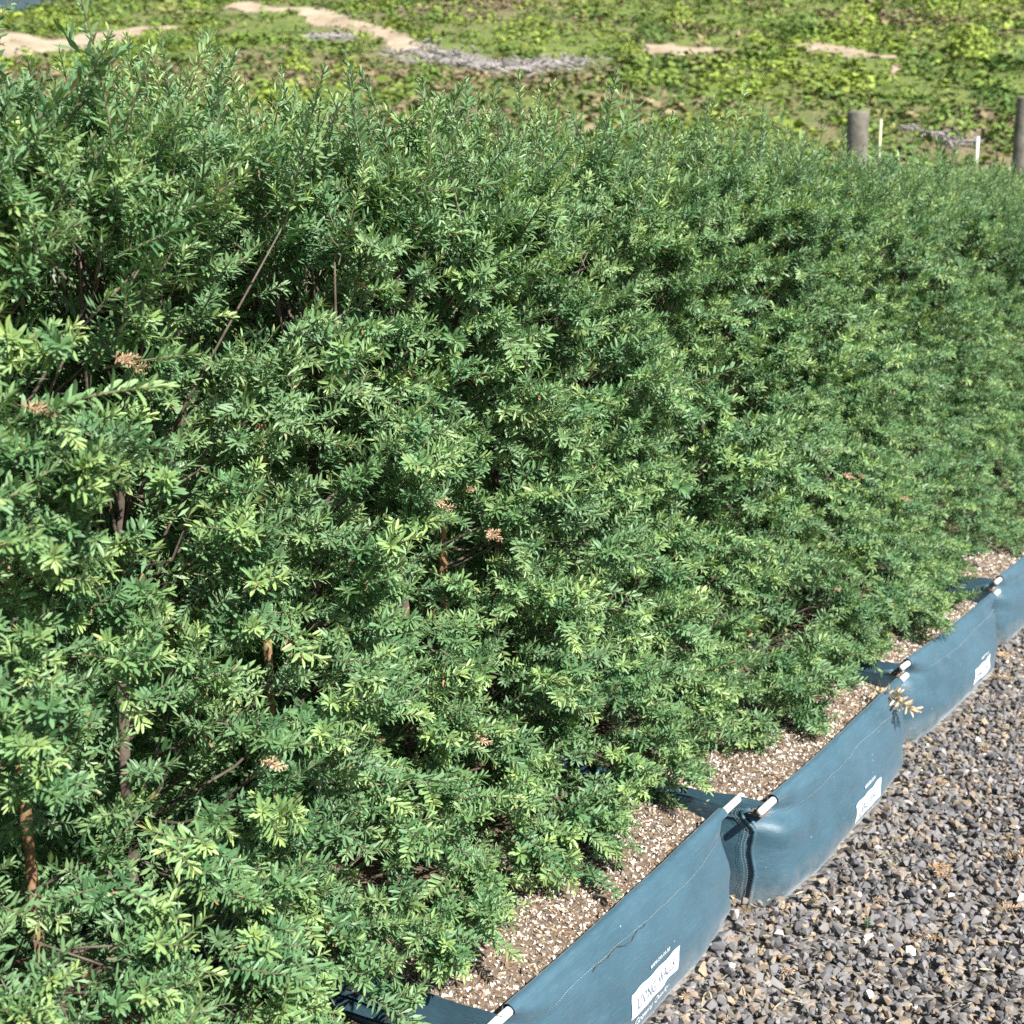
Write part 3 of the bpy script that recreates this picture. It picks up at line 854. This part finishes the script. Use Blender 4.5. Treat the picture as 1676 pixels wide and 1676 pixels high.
HOLLOWS = [  # gaps where the dark inside, a trunk or a stake shows: along, height, half-widths
    (0.99, 1.40, 0.06, 0.03), (1.09, 1.31, 0.05, 0.035), (1.03, 1.28, 0.04, 0.02), (1.34, 0.87, 0.035, 0.07),
    (1.38, 0.73, 0.05, 0.05), (0.92, 1.0, 0.02, 0.03), (1.63, 1.24, 0.06, 0.025), (1.88, 1.01, 0.08, 0.03),
    (1.82, 1.27, 0.05, 0.025), (2.19, 1.22, 0.07, 0.03), (3.11, 0.78, 0.08, 0.06), (3.21, 0.51, 0.15, 0.08),
    (2.91, 0.55, 0.06, 0.07), (1.75, 0.87, 0.03, 0.05), (3.04, 1.44, 0.07, 0.03), (3.25, 1.19, 0.08, 0.06),
    (3.93, 1.28, 0.15, 0.035), (5.11, 1.31, 0.23, 0.042), (1.31, 1.27, 0.04, 0.025), (1.53, 0.90, 0.04, 0.025),
    (1.17, 1.54, 0.035, 0.02), (1.73, 1.42, 0.05, 0.02), (2.34, 0.80, 0.07, 0.03), (2.11, 0.54, 0.07, 0.03),
    (1.22, 1.09, 0.035, 0.02), (1.54, 0.57, 0.05, 0.025), (2.61, 1.05, 0.08, 0.03), (4.32, 0.83, 0.15, 0.06),
    (5.37, 0.40, 0.19, 0.07), (1.01, 0.78, 0.03, 0.02)]

PLANTS = []
for i, b in enumerate(BAGS):
    L_ = b[1] - b[0]
    for k in range(3):
        PLANTS.append((i, b[0] + L_ * (0.16 + 0.34 * k) + float(rng.normal(0, 0.012)), VC + float(rng.normal(0, 0.015))))
PLANTS = [p for p in PLANTS if p[1] > 0.6]
STAKED = {}

plant_lbl = "narrow-leaved evergreen hedge shrub merging with its neighbours above the planter bags"
hr = np.random.default_rng(5)
n_obj = 0
for pi, (bi, pu, pv) in enumerate(PLANTS):
    root = empty("hedge_shrub", (pu, pv, 0.225))
    base = np.array([pu, pv, 0.225])
    k3 = sum(1 for q in PLANTS[:pi] if q[0] == bi) + (1 if bi == 0 and len([q for q in PLANTS if q[0] == 0]) == 2 else 0)
    BN = ["foliage-covered bag", "frayed-seam bag", "dried-sprig bag", "folded-hem bag", "farthest rod-showing bag"]
    if bi < 5:
        plant_lbl = "evergreen hedge shrub in the " + BN[bi]
        if k3 == 1: plant_lbl = "evergreen hedge shrub in the middle of the " + BN[bi]
        elif k3 == 0 and bi: plant_lbl += ", at the end toward the " + BN[bi - 1]
        elif k3 == 2 and bi < 4: plant_lbl += ", at the end toward the " + BN[bi + 1]
        elif k3 == 2: plant_lbl += ", at the end away from the " + BN[bi - 1]
    else:
        plant_lbl = "evergreen hedge shrub past the last planter bag that shows its rod"
    tag(root, plant_lbl, "hedge shrub", "evergreen shrubs of the hedge")
    left = PLANTS[pi - 1][1] if pi else pu - 0.34
    right = PLANTS[pi + 1][1] if pi + 1 < len(PLANTS) else pu + 0.34
    u0, u1 = (left + pu) / 2, (right + pu) / 2
    near = pu < 4.2
    tb = MB()
    # trunk
    tz = np.linspace(0.20, 1.38, 12)
    wob = np.cumsum(hr.normal(0, 0.006, (12, 2)), 0)
    tp = np.stack([pu + wob[:, 0], pv + wob[:, 1], tz], -1)
    tb.add(*tube(tp, np.linspace(0.0135, 0.004, 12), 7))
    shoots = []      # (priority, kind idx, pos, frame, scale)
    def put(prio, kind, pos, d, scale, up=(0, 0, 1.0)):
        j = int(hr.choice(IDX[kind]))
        shoots.append((prio, j, pos, frame(d, np.array(up) + hr.normal(0, 0.25, 3)), scale))
    # clumps on the path side
    sp = 0.080 if near else 0.088
    nu_ = max(3, int(round((u1 - u0) / sp))); nz_ = int(round(1.40 / sp))
    for a in range(nu_):
        for c in range(nz_):
            cu = u0 + (a + 0.5 + hr.uniform(-.42, .42)) * (u1 - u0) / nu_
            cz = 0.25 + (c + 0.5 + hr.uniform(-.42, .42)) * (TOP + 0.02 - 0.25) / nz_
            hol = 0.0
            for (h0, h1, hw, hh) in HOLLOWS:
                hol = max(hol, math.exp(-((cu - h0) / hw) ** 2 - ((cz - h1) / hh) ** 2))
            if hol > 0.45 or float(fbm(cu * 7.0, cz * 8.5, 230, 2)) < 0.30: continue
            yf = float(face_y(cu, cz)) + 0.14 * hol
            ups = -0.05 + 0.55 * smooth(0.3, 1.1, cz) + 1.3 * smooth(1.3, 1.62, cz)
            bd = nrm(np.array([hr.normal(0, 0.38) - 0.32, -1.0, float(ups) + hr.normal(0, 0.22)]))
            depth = hr.uniform(0.09, 0.15)
            P1 = np.array([cu, yf + 0.045, cz]); P0 = P1 - bd * depth
            tz0 = min(max(cz - hr.uniform(0.06, 0.30), 0.26), 1.36 - abs(hr.normal(0, 0.22)))
            T0 = np.array([np.interp(tz0, tz, tp[:, 0]), np.interp(tz0, tz, tp[:, 1]), tz0])
            midp = (T0 + P0) / 2 + np.array([hr.normal(0, 0.012), hr.normal(0, 0.012), -0.02 + hr.normal(0, 0.01)])
            tb.add(*tube(np.array([T0, midp, P0, P1]), [0.0038, 0.0029, 0.0021, 0.0014], 4))
            ns = int(hr.integers(6, 10)) if near else int(hr.integers(5, 8))
            for s in range(ns):
                t = hr.uniform(0.35, 1.0) if s else 1.0
                pos = P0 + (P1 - P0) * t + hr.normal(0, 0.012, 3)
                sprd = hr.normal(0, 0.55, 3); sprd[2] += 0.10
                d = nrm(bd + sprd * (1.15 - 0.4 * t))
                kind = hr.choice(['tip', 'fork', 'spray'], p=[0.60, 0.32, 0.08])
                put(0 if t > 0.5 else 1, kind, pos, d, hr.uniform(0.82, 1.12))
            if hr.uniform() < 0.035:
                put(0, 'spray', P1, nrm(bd + np.array([hr.choice([-1, 1]) * 1.2, -0.1, 0.3])), hr.uniform(1.1, 1.4))
    # crown
    for a in range(4):
        for c in range(6):
            cu = u0 + (a + hr.uniform(.1, .9)) * (u1 - u0) / 4; cv = 1.34 + (c + hr.uniform(0, 1)) * 0.075
            cz = float(top_z(cu)) - 0.07 - 0.10 * smooth(1.46, 1.34, cv) + hr.normal(0, 0.02)
            P1 = np.array([cu, cv, cz]); bd = nrm(np.array([hr.normal(0, .28) - 0.15, -0.5 + hr.normal(0, .28), 1.0]))
            tk = hr.uniform(1.0, 1.36)
            T0 = np.array([np.interp(tk, tz, tp[:, 0]), np.interp(tk, tz, tp[:, 1]), tk])
            tb.add(*tube(np.array([T0, (T0 + P1) / 2 + hr.normal(0, 0.014, 3), P1]), [0.0034, 0.0025, 0.0014], 4))
            for s in range(5):
                d = nrm(bd + hr.normal(0, 0.45, 3))
                kind = hr.choice(['tip', 'fork', 'whip'], p=[0.42, 0.46, 0.12])
                put(0 if cv < 1.6 else 1, kind, P1 + hr.normal(0, 0.015, 3) - bd * hr.uniform(0, 0.05), d, hr.uniform(0.8, 1.1))
            if hr.uniform() < 0.5:
                put(-1, 'whip', P1, nrm(np.array([hr.normal(0, .2), hr.normal(0, .2), 1])), hr.uniform(0.7, 1.15))
    # inner and rear foliage
    for s in range(330 if near else 210):
        cu = hr.uniform(u0, u1); cz = hr.uniform(0.3, TOP - 0.08)
        yf = float(face_y(cu, cz))
        cv = yf + 0.07 + hr.uniform() * (1.86 - yf - 0.07)
        cs = cu - (cv - yf) * min(cu / 1.35, 2.6) * 0.9                 # the gaps run into the hedge at a slant
        hol = max(math.exp(-((cs - h0) / hw) ** 2 - ((cz - h1) / hh) ** 2) for (h0, h1, hw, hh) in HOLLOWS)
        if cv < pv + 0.08 and hol > 0.3: continue
        sg = -1 if cv < pv else 1
        put(2 if cv < yf + 0.17 else 3, hr.choice(['tip', 'fork', 'spray'], p=[.3, .5, .2]), np.array([cu, cv, cz]), nrm(np.array([hr.normal(0, .6), sg * 0.8, 0.35 + hr.normal(0, .4)])), hr.uniform(0.85, 1.1) if sg < 0 else hr.uniform(1.3, 1.7))
    for s in range(300):                                            # the unseen rear of the crown
        cu = hr.uniform(u0, u1); cz = hr.uniform(0.26, TOP - 0.04); cv = hr.uniform(1.62, 1.86)
        put(3, hr.choice(['fork', 'spray'], p=[.7, .3]), np.array([cu, cv, cz]), nrm(np.array([hr.normal(0, .9), hr.normal(0.3, .5), 0.3 + hr.normal(0, .6)])), hr.uniform(1.4, 1.9))
    obj("trunk", tb.mesh("trunk", M["bark"]), root).location = -base
    # the shoots that show largest are parts of their own, the rest is one leafy mass
    shoots.sort(key=lambda q: q[0])
    lim = 300 if near else 200
    for (pr, j, pos, fr, scl) in shoots[:lim]:
        o = bpy.data.objects.new("shoot", SH_ME[j])
        m4 = np.eye(4); m4[:3, :3] = fr * scl; m4[:3, 3] = pos - base
        link(o, root); o.matrix_basis = Matrix(m4.tolist()); n_obj += 1
    if near:
        for s in range(2):
            cu = hr.uniform(u0, u1); cz = hr.uniform(0.3, 1.5)
            o = bpy.data.objects.new("dead_shoot", DEAD_ME[int(hr.integers(len(DEAD_ME)))])
            m4 = np.eye(4); m4[:3, :3] = frame(np.array([hr.normal(0, .5), -1, -0.2]), np.array([0, 0, 1.0])) * hr.uniform(.3, .5)
            m4[:3, 3] = np.array([cu, float(face_y(cu, cz)) + 0.01, cz]) - base
            link(o, root); o.matrix_basis = Matrix(m4.tolist())
    Vs, Qs, to, ag, rn = [], [], [], [], []; n = 0; sV = MB()
    for (pr, j, pos, fr, scl) in shoots[lim:]:
        A = SH[j]; rv = hr.uniform()
        sl = slice(None, None, 2) if pr == 3 else slice(None); big = 1.25 if pr == 3 else 1.0
        V, q, t, k = leaf_geo(A["p"][sl] @ fr.T * scl + pos, A["ax"][sl] @ fr.T, A["nn"][sl] @ fr.T, A["ln"][sl] * scl * big, A["wd"][sl] * scl * big, 'min' if (pr in (1, 3) or not near) else False)
        Vs.append(V); Qs.append(q + n); n += len(V)
        to.append(np.repeat(A["tone"][sl], k)); ag.append(np.repeat(A["age"][sl], k)); rn.append(np.full(len(V), rv))
        for pts, rad in A["stems"][:0 if pr == 3 else (4 if near else 1)]:
            tv, tq, tt = tube((pts[[0, 8]] @ fr.T) * scl + pos, rad[[0, 8]], 3, False)
            sV.add(tv, tq)
    sv = np.vstack(sV.V); sq = np.vstack(sV.q) + n
    z0 = np.zeros(len(sv))
    me = mk_mesh("foliage", np.vstack(Vs + [sv]) - base, [np.vstack(Qs), sq], [M["leaf"], M["stem"]],
                 np.concatenate([np.zeros(sum(len(q) for q in Qs), int), np.ones(len(sq), int)]),
                 {"tone": np.concatenate(to + [z0]), "age": np.concatenate(ag + [z0]), "rnd": np.concatenate(rn + [z0])}, smooth=True)
    fo = obj("foliage", me, root); fo["kind"] = "stuff"

# ------------------------------------------------------------------ stakes in the bags
for (su, sv_, h, lb) in (
        (1.485 + 0.20, 1.60, 1.15, "brown wooden stake in the dark gap above the bag with the frayed seam"),
        (1.125, 1.55, 1.05, "orange brown wooden stake beside a grey trunk, above the foliage-covered bag"),
        (2.06, 1.485, 1.1, "brown wooden stake showing twice through the middle of the hedge"),
        (3.40, 1.49, 1.1, "slim orange brown stake low in the hedge above the bag with the dried sprig"),
        (3.86, 1.52, 1.0, "shaded wooden stake in a dark gap beyond the bag with the dried sprig")):
    z = np.linspace(0.2, h, 14)
    P = np.stack([su + 0.004 * np.sin(z * 6), np.full(14, sv_), z], -1)
    rad = 0.0085 + 0.0008 * np.sin(z * 40)
    st = obj("garden_stake", MB().add(*tube(P, rad, 9)).mesh("garden_stake", M["stake"]))
    tag(st, lb, "stake", "wooden stakes in the hedge")

# ------------------------------------------------------------------ fence posts beyond the hedge
def fence_post(x, y, ztop, r_, label):
    zb = float(terrain_z(x, y)) - 0.1
    root = empty("fence_post", (x, y, zb))
    z = np.concatenate([np.linspace(zb, ztop - 0.02, 12), [ztop - 0.006]])
    P = np.stack([x + 0.008 * np.sin(z * 2), np.full(len(z), y), z], -1)
    tv, tq, tt = tube(P, np.concatenate([r_ * (1 + 0.03 * np.sin(z[:-1] * 9)), [r_ * 0.96]]), 18)
    obj("shaft", MB().add(tv, tq, tt).mesh("shaft", M["post"]), root).location = (-x, -y, -zb)
    a = np.linspace(0, 2 * np.pi, 18, endpoint=False); V = []; 
    for k, (rr_, dz) in enumerate([(1.0, 0.0), (0.97, 0.012), (0.6, 0.02), (0.2, 0.024)]):
        V.append(np.stack([r_ * rr_ * np.cos(a), r_ * rr_ * np.sin(a), dz + 0.01 * vn(a * 2, a * 0 + k, 3) + 0.012 * np.cos(a)], -1))
    V = np.vstack(V); ii = np.arange(3)[:, None] * 18 + np.arange(18)[None, :]
    jj = np.arange(3)[:, None] * 18 + (np.arange(18)[None, :] + 1) % 18
    Q = np.stack([ii, jj, jj + 18, ii + 18], -1).reshape(-1, 4)
    obj("lichen_cap", MB().add(V, Q, None).mesh("lichen_cap", M["post_top"]), root).location = (0, 0, ztop - 0.012 - zb)
    tag(root, label, "fence post", "weathered posts behind the hedge")
fence_post(9.07, 3.10, 2.18, 0.071, "weathered grey round post with mossy top, a thin pale stake beside it")
fence_post(13.82, 3.11, 2.60, 0.080, "darker round wooden post standing beyond the thin white stake")
def thin_stake(x, y, ztop, r_, mat, label):
    zb = float(terrain_z(x, y)) - 0.1
    z = np.linspace(zb, ztop, 8)
    P = np.stack([x + 0.01 * (z - zb), np.full(8, y), z], -1)
    tag(obj("thin_stake", MB().add(*tube(P, np.full(8, r_) * np.linspace(1, .9, 8), 7)).mesh("thin_stake", mat)), label, "stake")
thin_stake(9.17, 2.985, 2.13, 0.011, M["palestake"], "thin pale yellow stake close beside the mossy-topped post")
thin_stake(11.95, 3.05, 2.15, 0.014, M["whitestake"], "thin white stake standing between the two round posts")

# ------------------------------------------------------------------ hillside vegetation
def bush(r_, n=70, flat=0.75, leaf=0.13):
    d = nrm(r_.normal(size=(n, 3))); d[:, 2] = np.abs(d[:, 2])
    lob = 0.75 + 0.35 * vn(d[:, 0] * 3 + 5, d[:, 1] * 3 + d[:, 2] * 2, int(r_.integers(1000)))
    p = d * (lob * r_.uniform(0.55, 1.0, n) ** 0.5)[:, None] * np.array([0.5, 0.5, flat])
    nn = nrm(d + r_.normal(0, 0.5, (n, 3))); t = nrm(np.cross(nn, r_.normal(size=(n, 3)))); b = np.cross(nn, t)
    s = leaf * r_.uniform(0.6, 1.3, (n, 1))
    V = np.stack([p - t * s * 0.5, p + b * s * 0.35, p + t * s * 0.6, p - b * s * 0.35], 1).reshape(-1, 3)
    Q = np.arange(n * 4).reshape(-1, 4)
    return V, Q
br = np.random.default_rng(21)
BT = [bush(br, int(br.integers(13, 22)), 0.8, 0.26) for _ in range(18)]
GP = np.array([[0.23, 0.30, 0.048], [0.18, 0.255, 0.042], [0.13, 0.205, 0.04], [0.085, 0.15, 0.034], [0.19, 0.205, 0.06], [0.25, 0.205, 0.11], [0.20, 0.16, 0.095]])
def in_view(x, y, z, m=80):
    px, py, zc = project(np.stack([x, y, z], -1))
    return (px > -m - 250) & (px < 1676 + m + 250) & (zc > 3)


def seg_dist(r, f, line):
    d = np.full(np.shape(r), 1e9)
    for (a, b) in zip(line[:-1], line[1:]):
        a = np.array(a); b = np.array(b); ab = b - a; L2 = (ab ** 2).sum() + 1e-9
        t = np.clip(((r - a[0]) * ab[0] + (f - a[1]) * ab[1]) / L2, 0, 1)
        d = np.minimum(d, np.hypot(r - a[0] - t * ab[0], f - a[1] - t * ab[1]))
    return d
TRACKS = [
    ("bare bank of tan earth at the low shoulder of the hillside", [(-15.5, 34.2), (-12.5, 33.8), (-11.0, 36.0), (-10.4, 38.5)], 1.0),
    ("pale dirt track slanting down the middle of the hillside", [(-8.0, 42.0), (-6.6, 40.5), (-5.4, 39.2), (-4.1, 36.9), (-3.0, 34.9), (-2.4, 33.0)], 0.5),
    ("short curved dirt track below a dark bank on the hillside", [(3.6, 32.6), (4.9, 32.6), (5.8, 31.4), (6.6, 29.6), (7.0, 28.2)], 0.62),
    ("narrow bare earth gully beside the curved dirt track", [(6.8, 25.2), (7.2, 26.4)], 0.14)]
def bare_mask(r, f):
    """>0 inside bare ground"""
    m = np.full(np.shape(r), -9.0)
    for _, line, w in TRACKS:
        m = np.maximum(m, w * (0.45 + 1.1 * fbm(np.asarray(r) * 1.1, np.asarray(f) * 0.8, 300, 3)) - seg_dist(r, f, line))
    return m
for lb, line, w in TRACKS:
    pr = np.array(line); r0, f0 = pr.min(0) - w * 1.7; r1, f1 = pr.max(0) + w * 1.7
    st = 0.14
    rg = np.arange(r0, r1, st); fg = np.arange(f0, f1, st)
    FG, RG = np.meshgrid(fg, rg, indexing='ij')
    X, Y = rf2xy(RG, FG)
    mk = w * (0.45 + 1.1 * fbm(RG * 1.1, FG * 0.8, 300, 3)) + 0.25 * w * (fbm(RG * 4, FG * 4, 301, 2) - 0.5) - seg_dist(RG, FG, line)
    Zt = terrain_z(X, Y) + 0.035 + 0.05 * (fbm(RG * 3, FG * 3, 302, 2) - 0.5) * (mk > 0.1) - 0.08 * (mk < 0.06)
    n_ = len(rg)
    ii = np.arange(len(fg) - 1)[:, None] * n_ + np.arange(n_ - 1)[None, :]
    keep = (mk[:-1, :-1] > 0).ravel()
    Q = np.stack([ii, ii + 1, ii + n_ + 1, ii + n_], -1).reshape(-1, 4)[keep]
    used = np.unique(Q); rm = np.full(len(fg) * n_, -1); rm[used] = np.arange(len(used))
    me = mk_mesh("dirt_track", np.stack([X, Y, Zt], -1).reshape(-1, 3)[used], rm[Q], [M["earth"]], smooth=True)
    if me.polygons[0].normal.z < 0: me.flip_normals()
    tag(obj("dirt_track", me), lb, "dirt track", kind="structure")

SLASH = [
    ("long grey pile of broken branches and logging slash on the hillside", [(-2.3, 32.4), (-1.1, 32.0), (-0.3, 30.2), (0.6, 30.0), (1.3, 31.6)], 0.62, 620),
    ("small grey heap of slash just below the slanting dirt track", [(-5.2, 36.3), (-4.2, 34.0)], 0.45, 170),
    ("low heap of grey slash behind the thin white stake", [(6.0, 20.9), (6.6, 20.4)], 0.22, 45)]
for lb, line, w, cnt in SLASH:
    pr = np.array(line); L = np.concatenate([[0], np.cumsum(np.linalg.norm(np.diff(pr, axis=0), axis=1))])
    c0 = pr.mean(0); x0, y0 = rf2xy(c0[0], c0[1]); z0 = float(terrain_z(x0, y0))
    root = empty("slash_heap", (x0, y0, z0)); mb = MB()
    for k in range(cnt):
        t = br.uniform(0, L[-1]); rr_ = np.interp(t, L, pr[:, 0]) + br.normal(0, w * 0.6); ff_ = np.interp(t, L, pr[:, 1]) + br.normal(0, w * 0.8)
        x, y = rf2xy(rr_, ff_); z = float(terrain_z(x, y)) + 0.02 + abs(br.normal(0, 0.035))
        ln = br.uniform(0.10, 0.55); a = br.uniform(0, 6.28); el = br.normal(0, 0.25)
        d = np.array([math.cos(a) * math.cos(el), math.sin(a) * math.cos(el), math.sin(el)])
        rad = br.uniform(0.008, 0.03)
        P = np.array([[x, y, z] - d * ln / 2, [x, y, z + br.normal(0, 0.03)], [x, y, z] + d * ln / 2])
        mb.add(*tube(P, [rad, rad * 0.9, rad * 0.6], 5))
    pc = obj("branch_tangle", mb.mesh("branch_tangle", M["slash"], smooth=False), root); pc.location = (-x0, -y0, -z0); pc["kind"] = "stuff"
    tag(root, lb, "slash heap")
def slash_mask(r, f):
    m = np.full(np.shape(r), -9.0)
    for _, line, w, _c in SLASH: m = np.maximum(m, w * 1.1 - seg_dist(r, f, line))
    return m

# low scrub: one mass over the slope
NB = 20500
bf = 13.5 + 36 * br.uniform(0, 1, NB) ** 0.8; brr = br.uniform(-1, 1, NB) * (bf * 0.40 + 4)
x, y = rf2xy(brr, bf)
dens = fbm(brr / 3.0, bf / 2.4, 330, 3)
bm_ = np.maximum(bare_mask(brr, bf), np.maximum(bare_mask(brr, bf + 0.5), bare_mask(brr, bf + 1.0))) + 0.38 * br.normal(size=NB)
ok = (bm_ < 0) & (slash_mask(brr, bf) < 0) & (slash_mask(brr, bf + 0.7) < 0) & (dens + br.uniform(-.3, .3, NB) > 0.20) & (y > 4.6)
bf, brr, x, y = bf[ok], brr[ok], x[ok], y[ok]; NB = len(bf)
z = terrain_z(x, y)
sz = np.clip(br.lognormal(math.log(0.29), 0.34, NB), 0.14, 0.75)
tone = fbm(brr / 2.0, bf / 1.6, 340, 3) + br.normal(0, 0.07, NB)
brn = fbm(brr / 5.0, bf / 3.5, 350, 3) + br.normal(0, 0.09, NB)
ci = np.clip(((0.72 - tone) / 0.45 * 4), 0, 4).astype(int)
ci = np.where(brn > 0.595, np.where(br.uniform(size=NB) < .5, 5, 6), ci)
colr = 0.82 * GP[ci] * br.uniform(0.8, 1.2, (NB, 1))
Vs, Qs, Cs = [], [], []; n = 0
pick = br.integers(0, len(BT), NB)
for j in range(NB):
    tv, tq = BT[pick[j]]
    a = br.uniform(0, 6.28); c, s_ = math.cos(a), math.sin(a)
    W = tv.copy(); W[:, 0], W[:, 1] = tv[:, 0] * c - tv[:, 1] * s_, tv[:, 0] * s_ + tv[:, 1] * c
    Vs.append(W * sz[j] * np.array([1.2, 1.2, 0.75]) + np.array([x[j], y[j], z[j] - 0.03])); Qs.append(tq + n); n += len(tv)
    Cs.append(np.repeat(colr[j][None] * (1 + br.normal(0, 0.10, (len(tv) // 4, 1))), 4, 0))
scrub = obj("scrub", mk_mesh("scrub", np.vstack(Vs), np.vstack(Qs), [M["scrub"]], cols={"col": np.clip(np.vstack(Cs), 0.01, 1)}))
tag(scrub, "low yellow-green and brown scrub covering the hillside", "scrub", kind="stuff")

# larger bushes one can tell apart
BIG = [(6.5, 21.0, 1.0, 2), (5.2, 21.6, 0.8, 2), (7.6, 21.8, 0.9, 3), (7.3, 20.4, 0.9, 2), (8.6, 26.5, 1.1, 0), (9.8, 30.0, 1.2, 1), (3.3, 33.5, 0.9, 3), (1.8, 38.6, 1.0, 1), (4.2, 36.0, 1.0, 0), (6.9, 33.8, 1.3, 2), (8.9, 36.2, 1.3, 0), (11.5, 38.6, 1.2, 1), (-9.0, 35.6, 0.9, 1), (-8.0, 33.5, 0.8, 3), (-6.9, 32.0, 0.8, 3), (-4.6, 30.0, 0.8, 0), (-3.2, 28.0, 0.9, 0), (-1.6, 25.4, 0.9, 2), (2.4, 26.0, 0.9, 1), (-1.2, 40.2, 0.9, 3), (3.9, 23.6, 0.8, 1), (10.4, 27.0, 1.1, 2), (-12.2, 38.6, 1.0, 1), (2.6, 30.6, 0.8, 0)]
BM = {}
for c in range(4):
    V, Q = bush(np.random.default_rng(60 + c), 420, 0.8, 0.085)
    cc = GP[c] * (1 + np.random.default_rng(c).normal(0, 0.14, (len(Q), 1)))
    BM[c] = mk_mesh("hillside_bush", V, Q, [M["scrub"]], cols={"col": np.clip(np.repeat(cc, 4, 0), .01, 1)})
bl = ["rounded bright yellow-green bush on the hillside", "rounded fresh green bush on the hillside", "dense mid-green bush on the hillside", "dark green bush on the hillside"]
for (r_, f_, s_, c) in BIG:
    x, y = rf2xy(r_, f_)
    o = obj("hillside_bush", BM[c], None, (x, y, float(terrain_z(x, y)) - 0.04))
    o.scale = (s_, s_, s_ * 0.85); o.rotation_euler = (0, 0, r_ * 7.1)
    tag(o, bl[c], "bush", bl[c].replace("bush", "bushes"))

# ------------------------------------------------------------------ dried sprigs, leaf litter, weed
lr = np.random.default_rng(91)
sprigs = [(2.62, 0.90), (2.52, 1.00), (2.70, 0.80), (2.88, 0.80), (2.96, 0.72), (3.05, 0.60), (2.62, 0.62), (3.42, 0.86), (3.55, 0.92), (3.72, 0.80), (2.40, 0.70), (4.35, 0.86), (4.62, 0.98), (2.78, 0.55), (3.25, 0.66), (2.33, 0.86), (3.9, 0.78), (2.15, 0.98)]
for k, (su, sv_) in enumerate(sprigs):
    o = bpy.data.objects.new("dried_sprig", DEAD_ME[k % len(DEAD_ME)]); link(o)
    fr = frame(np.array([math.cos(k * 2.4), math.sin(k * 2.4), 0.12]), np.array([0, 0, 1.0]))
    m4 = np.eye(4); m4[:3, :3] = fr * lr.uniform(0.45, 0.75); m4[:3, 1] *= 0.6; m4[:3, 3] = (su, sv_, 0.032)
    o.matrix_basis = Matrix(m4.tolist())
    tag(o, "dried tan leaf sprig lying on the gravel path", "dried sprig", "dried sprigs on the gravel")
o = bpy.data.objects.new("dried_sprig", DEAD_ME[5]); link(o)
fr = frame(np.array([0.15, -0.8, -0.35]), np.array([0, 0.2, 1.0])); m4 = np.eye(4); m4[:3, :3] = fr * 1.35
m4[:3, 3] = (3.38, 1.05, ZT + 0.012); o.matrix_basis = Matrix(m4.tolist())
tag(o, "dried tan sprig draped over the hem of a planter bag", "dried sprig")
def litter(name, n_, pts, ln0, label, mat):
    ax = nrm(np.stack([lr.normal(size=n_), lr.normal(size=n_), lr.normal(0, 0.22, n_)], -1))
    nn = nrm(np.stack([lr.normal(0, .5, n_), lr.normal(0, .5, n_), np.ones(n_)], -1)); nn = nrm(nn - ax * (nn * ax).sum(1)[:, None])
    ln = ln0 * lr.uniform(0.6, 1.2, n_)
    V, q, t, k = leaf_geo(pts, ax, nn, ln, ln * 0.17, False)
    me = mk_mesh(name, V, q, [mat], attrs={"tone": np.repeat(lr.uniform(0, .95, n_), k), "age": np.repeat(lr.uniform(0, 1, n_), k), "rnd": np.repeat(lr.uniform(0, 1, n_), k)}, smooth=True)
    tag(obj(name, me), label, "leaf litter", kind="stuff")
nl = 1500; lu = lr.uniform(1.9, 5.6, nl); lv = lr.uniform(0.3, 1.06, nl)
clump = fbm(lu * 5, lv * 5, 400, 2) + 0.35 * smooth(0.25, 0.0, front_y(lu) - lv)
ok = (lv < front_y(lu) - 0.01) & (clump > 0.52); lu, lv = lu[ok], lv[ok]
litter("leaf_litter", len(lu), np.stack([lu, lv, np.full(len(lu), 0.027) + lr.uniform(0, .006, len(lu))], -1), 0.024, "scattered dry tan leaves over the gravel path", M["dead_leaf"])
nl = 420; lu = lr.uniform(1.62, 5.6, nl); lv = lr.uniform(1.08, 1.40, nl)
litter("leaf_litter", nl, np.stack([lu, lv, np.full(nl, 0.247) + lr.uniform(0, .008, nl)], -1), 0.021, "scattered dry tan leaves over the potting mix", M["dead_leaf"])
wd = bpy.data.objects.new("weed", SH_ME[IDX['tip'][2]]); link(wd)
m4 = np.eye(4); m4[:3, :3] = frame(np.array([0.2, 0.1, 1.0]), np.array([1.0, 0, 0])) * 0.5; m4[:3, 3] = (2.60, 0.775, 0.018)
wd.matrix_basis = Matrix(m4.tolist())
tag(wd, "small green weed seedling growing up through the gravel", "weed")
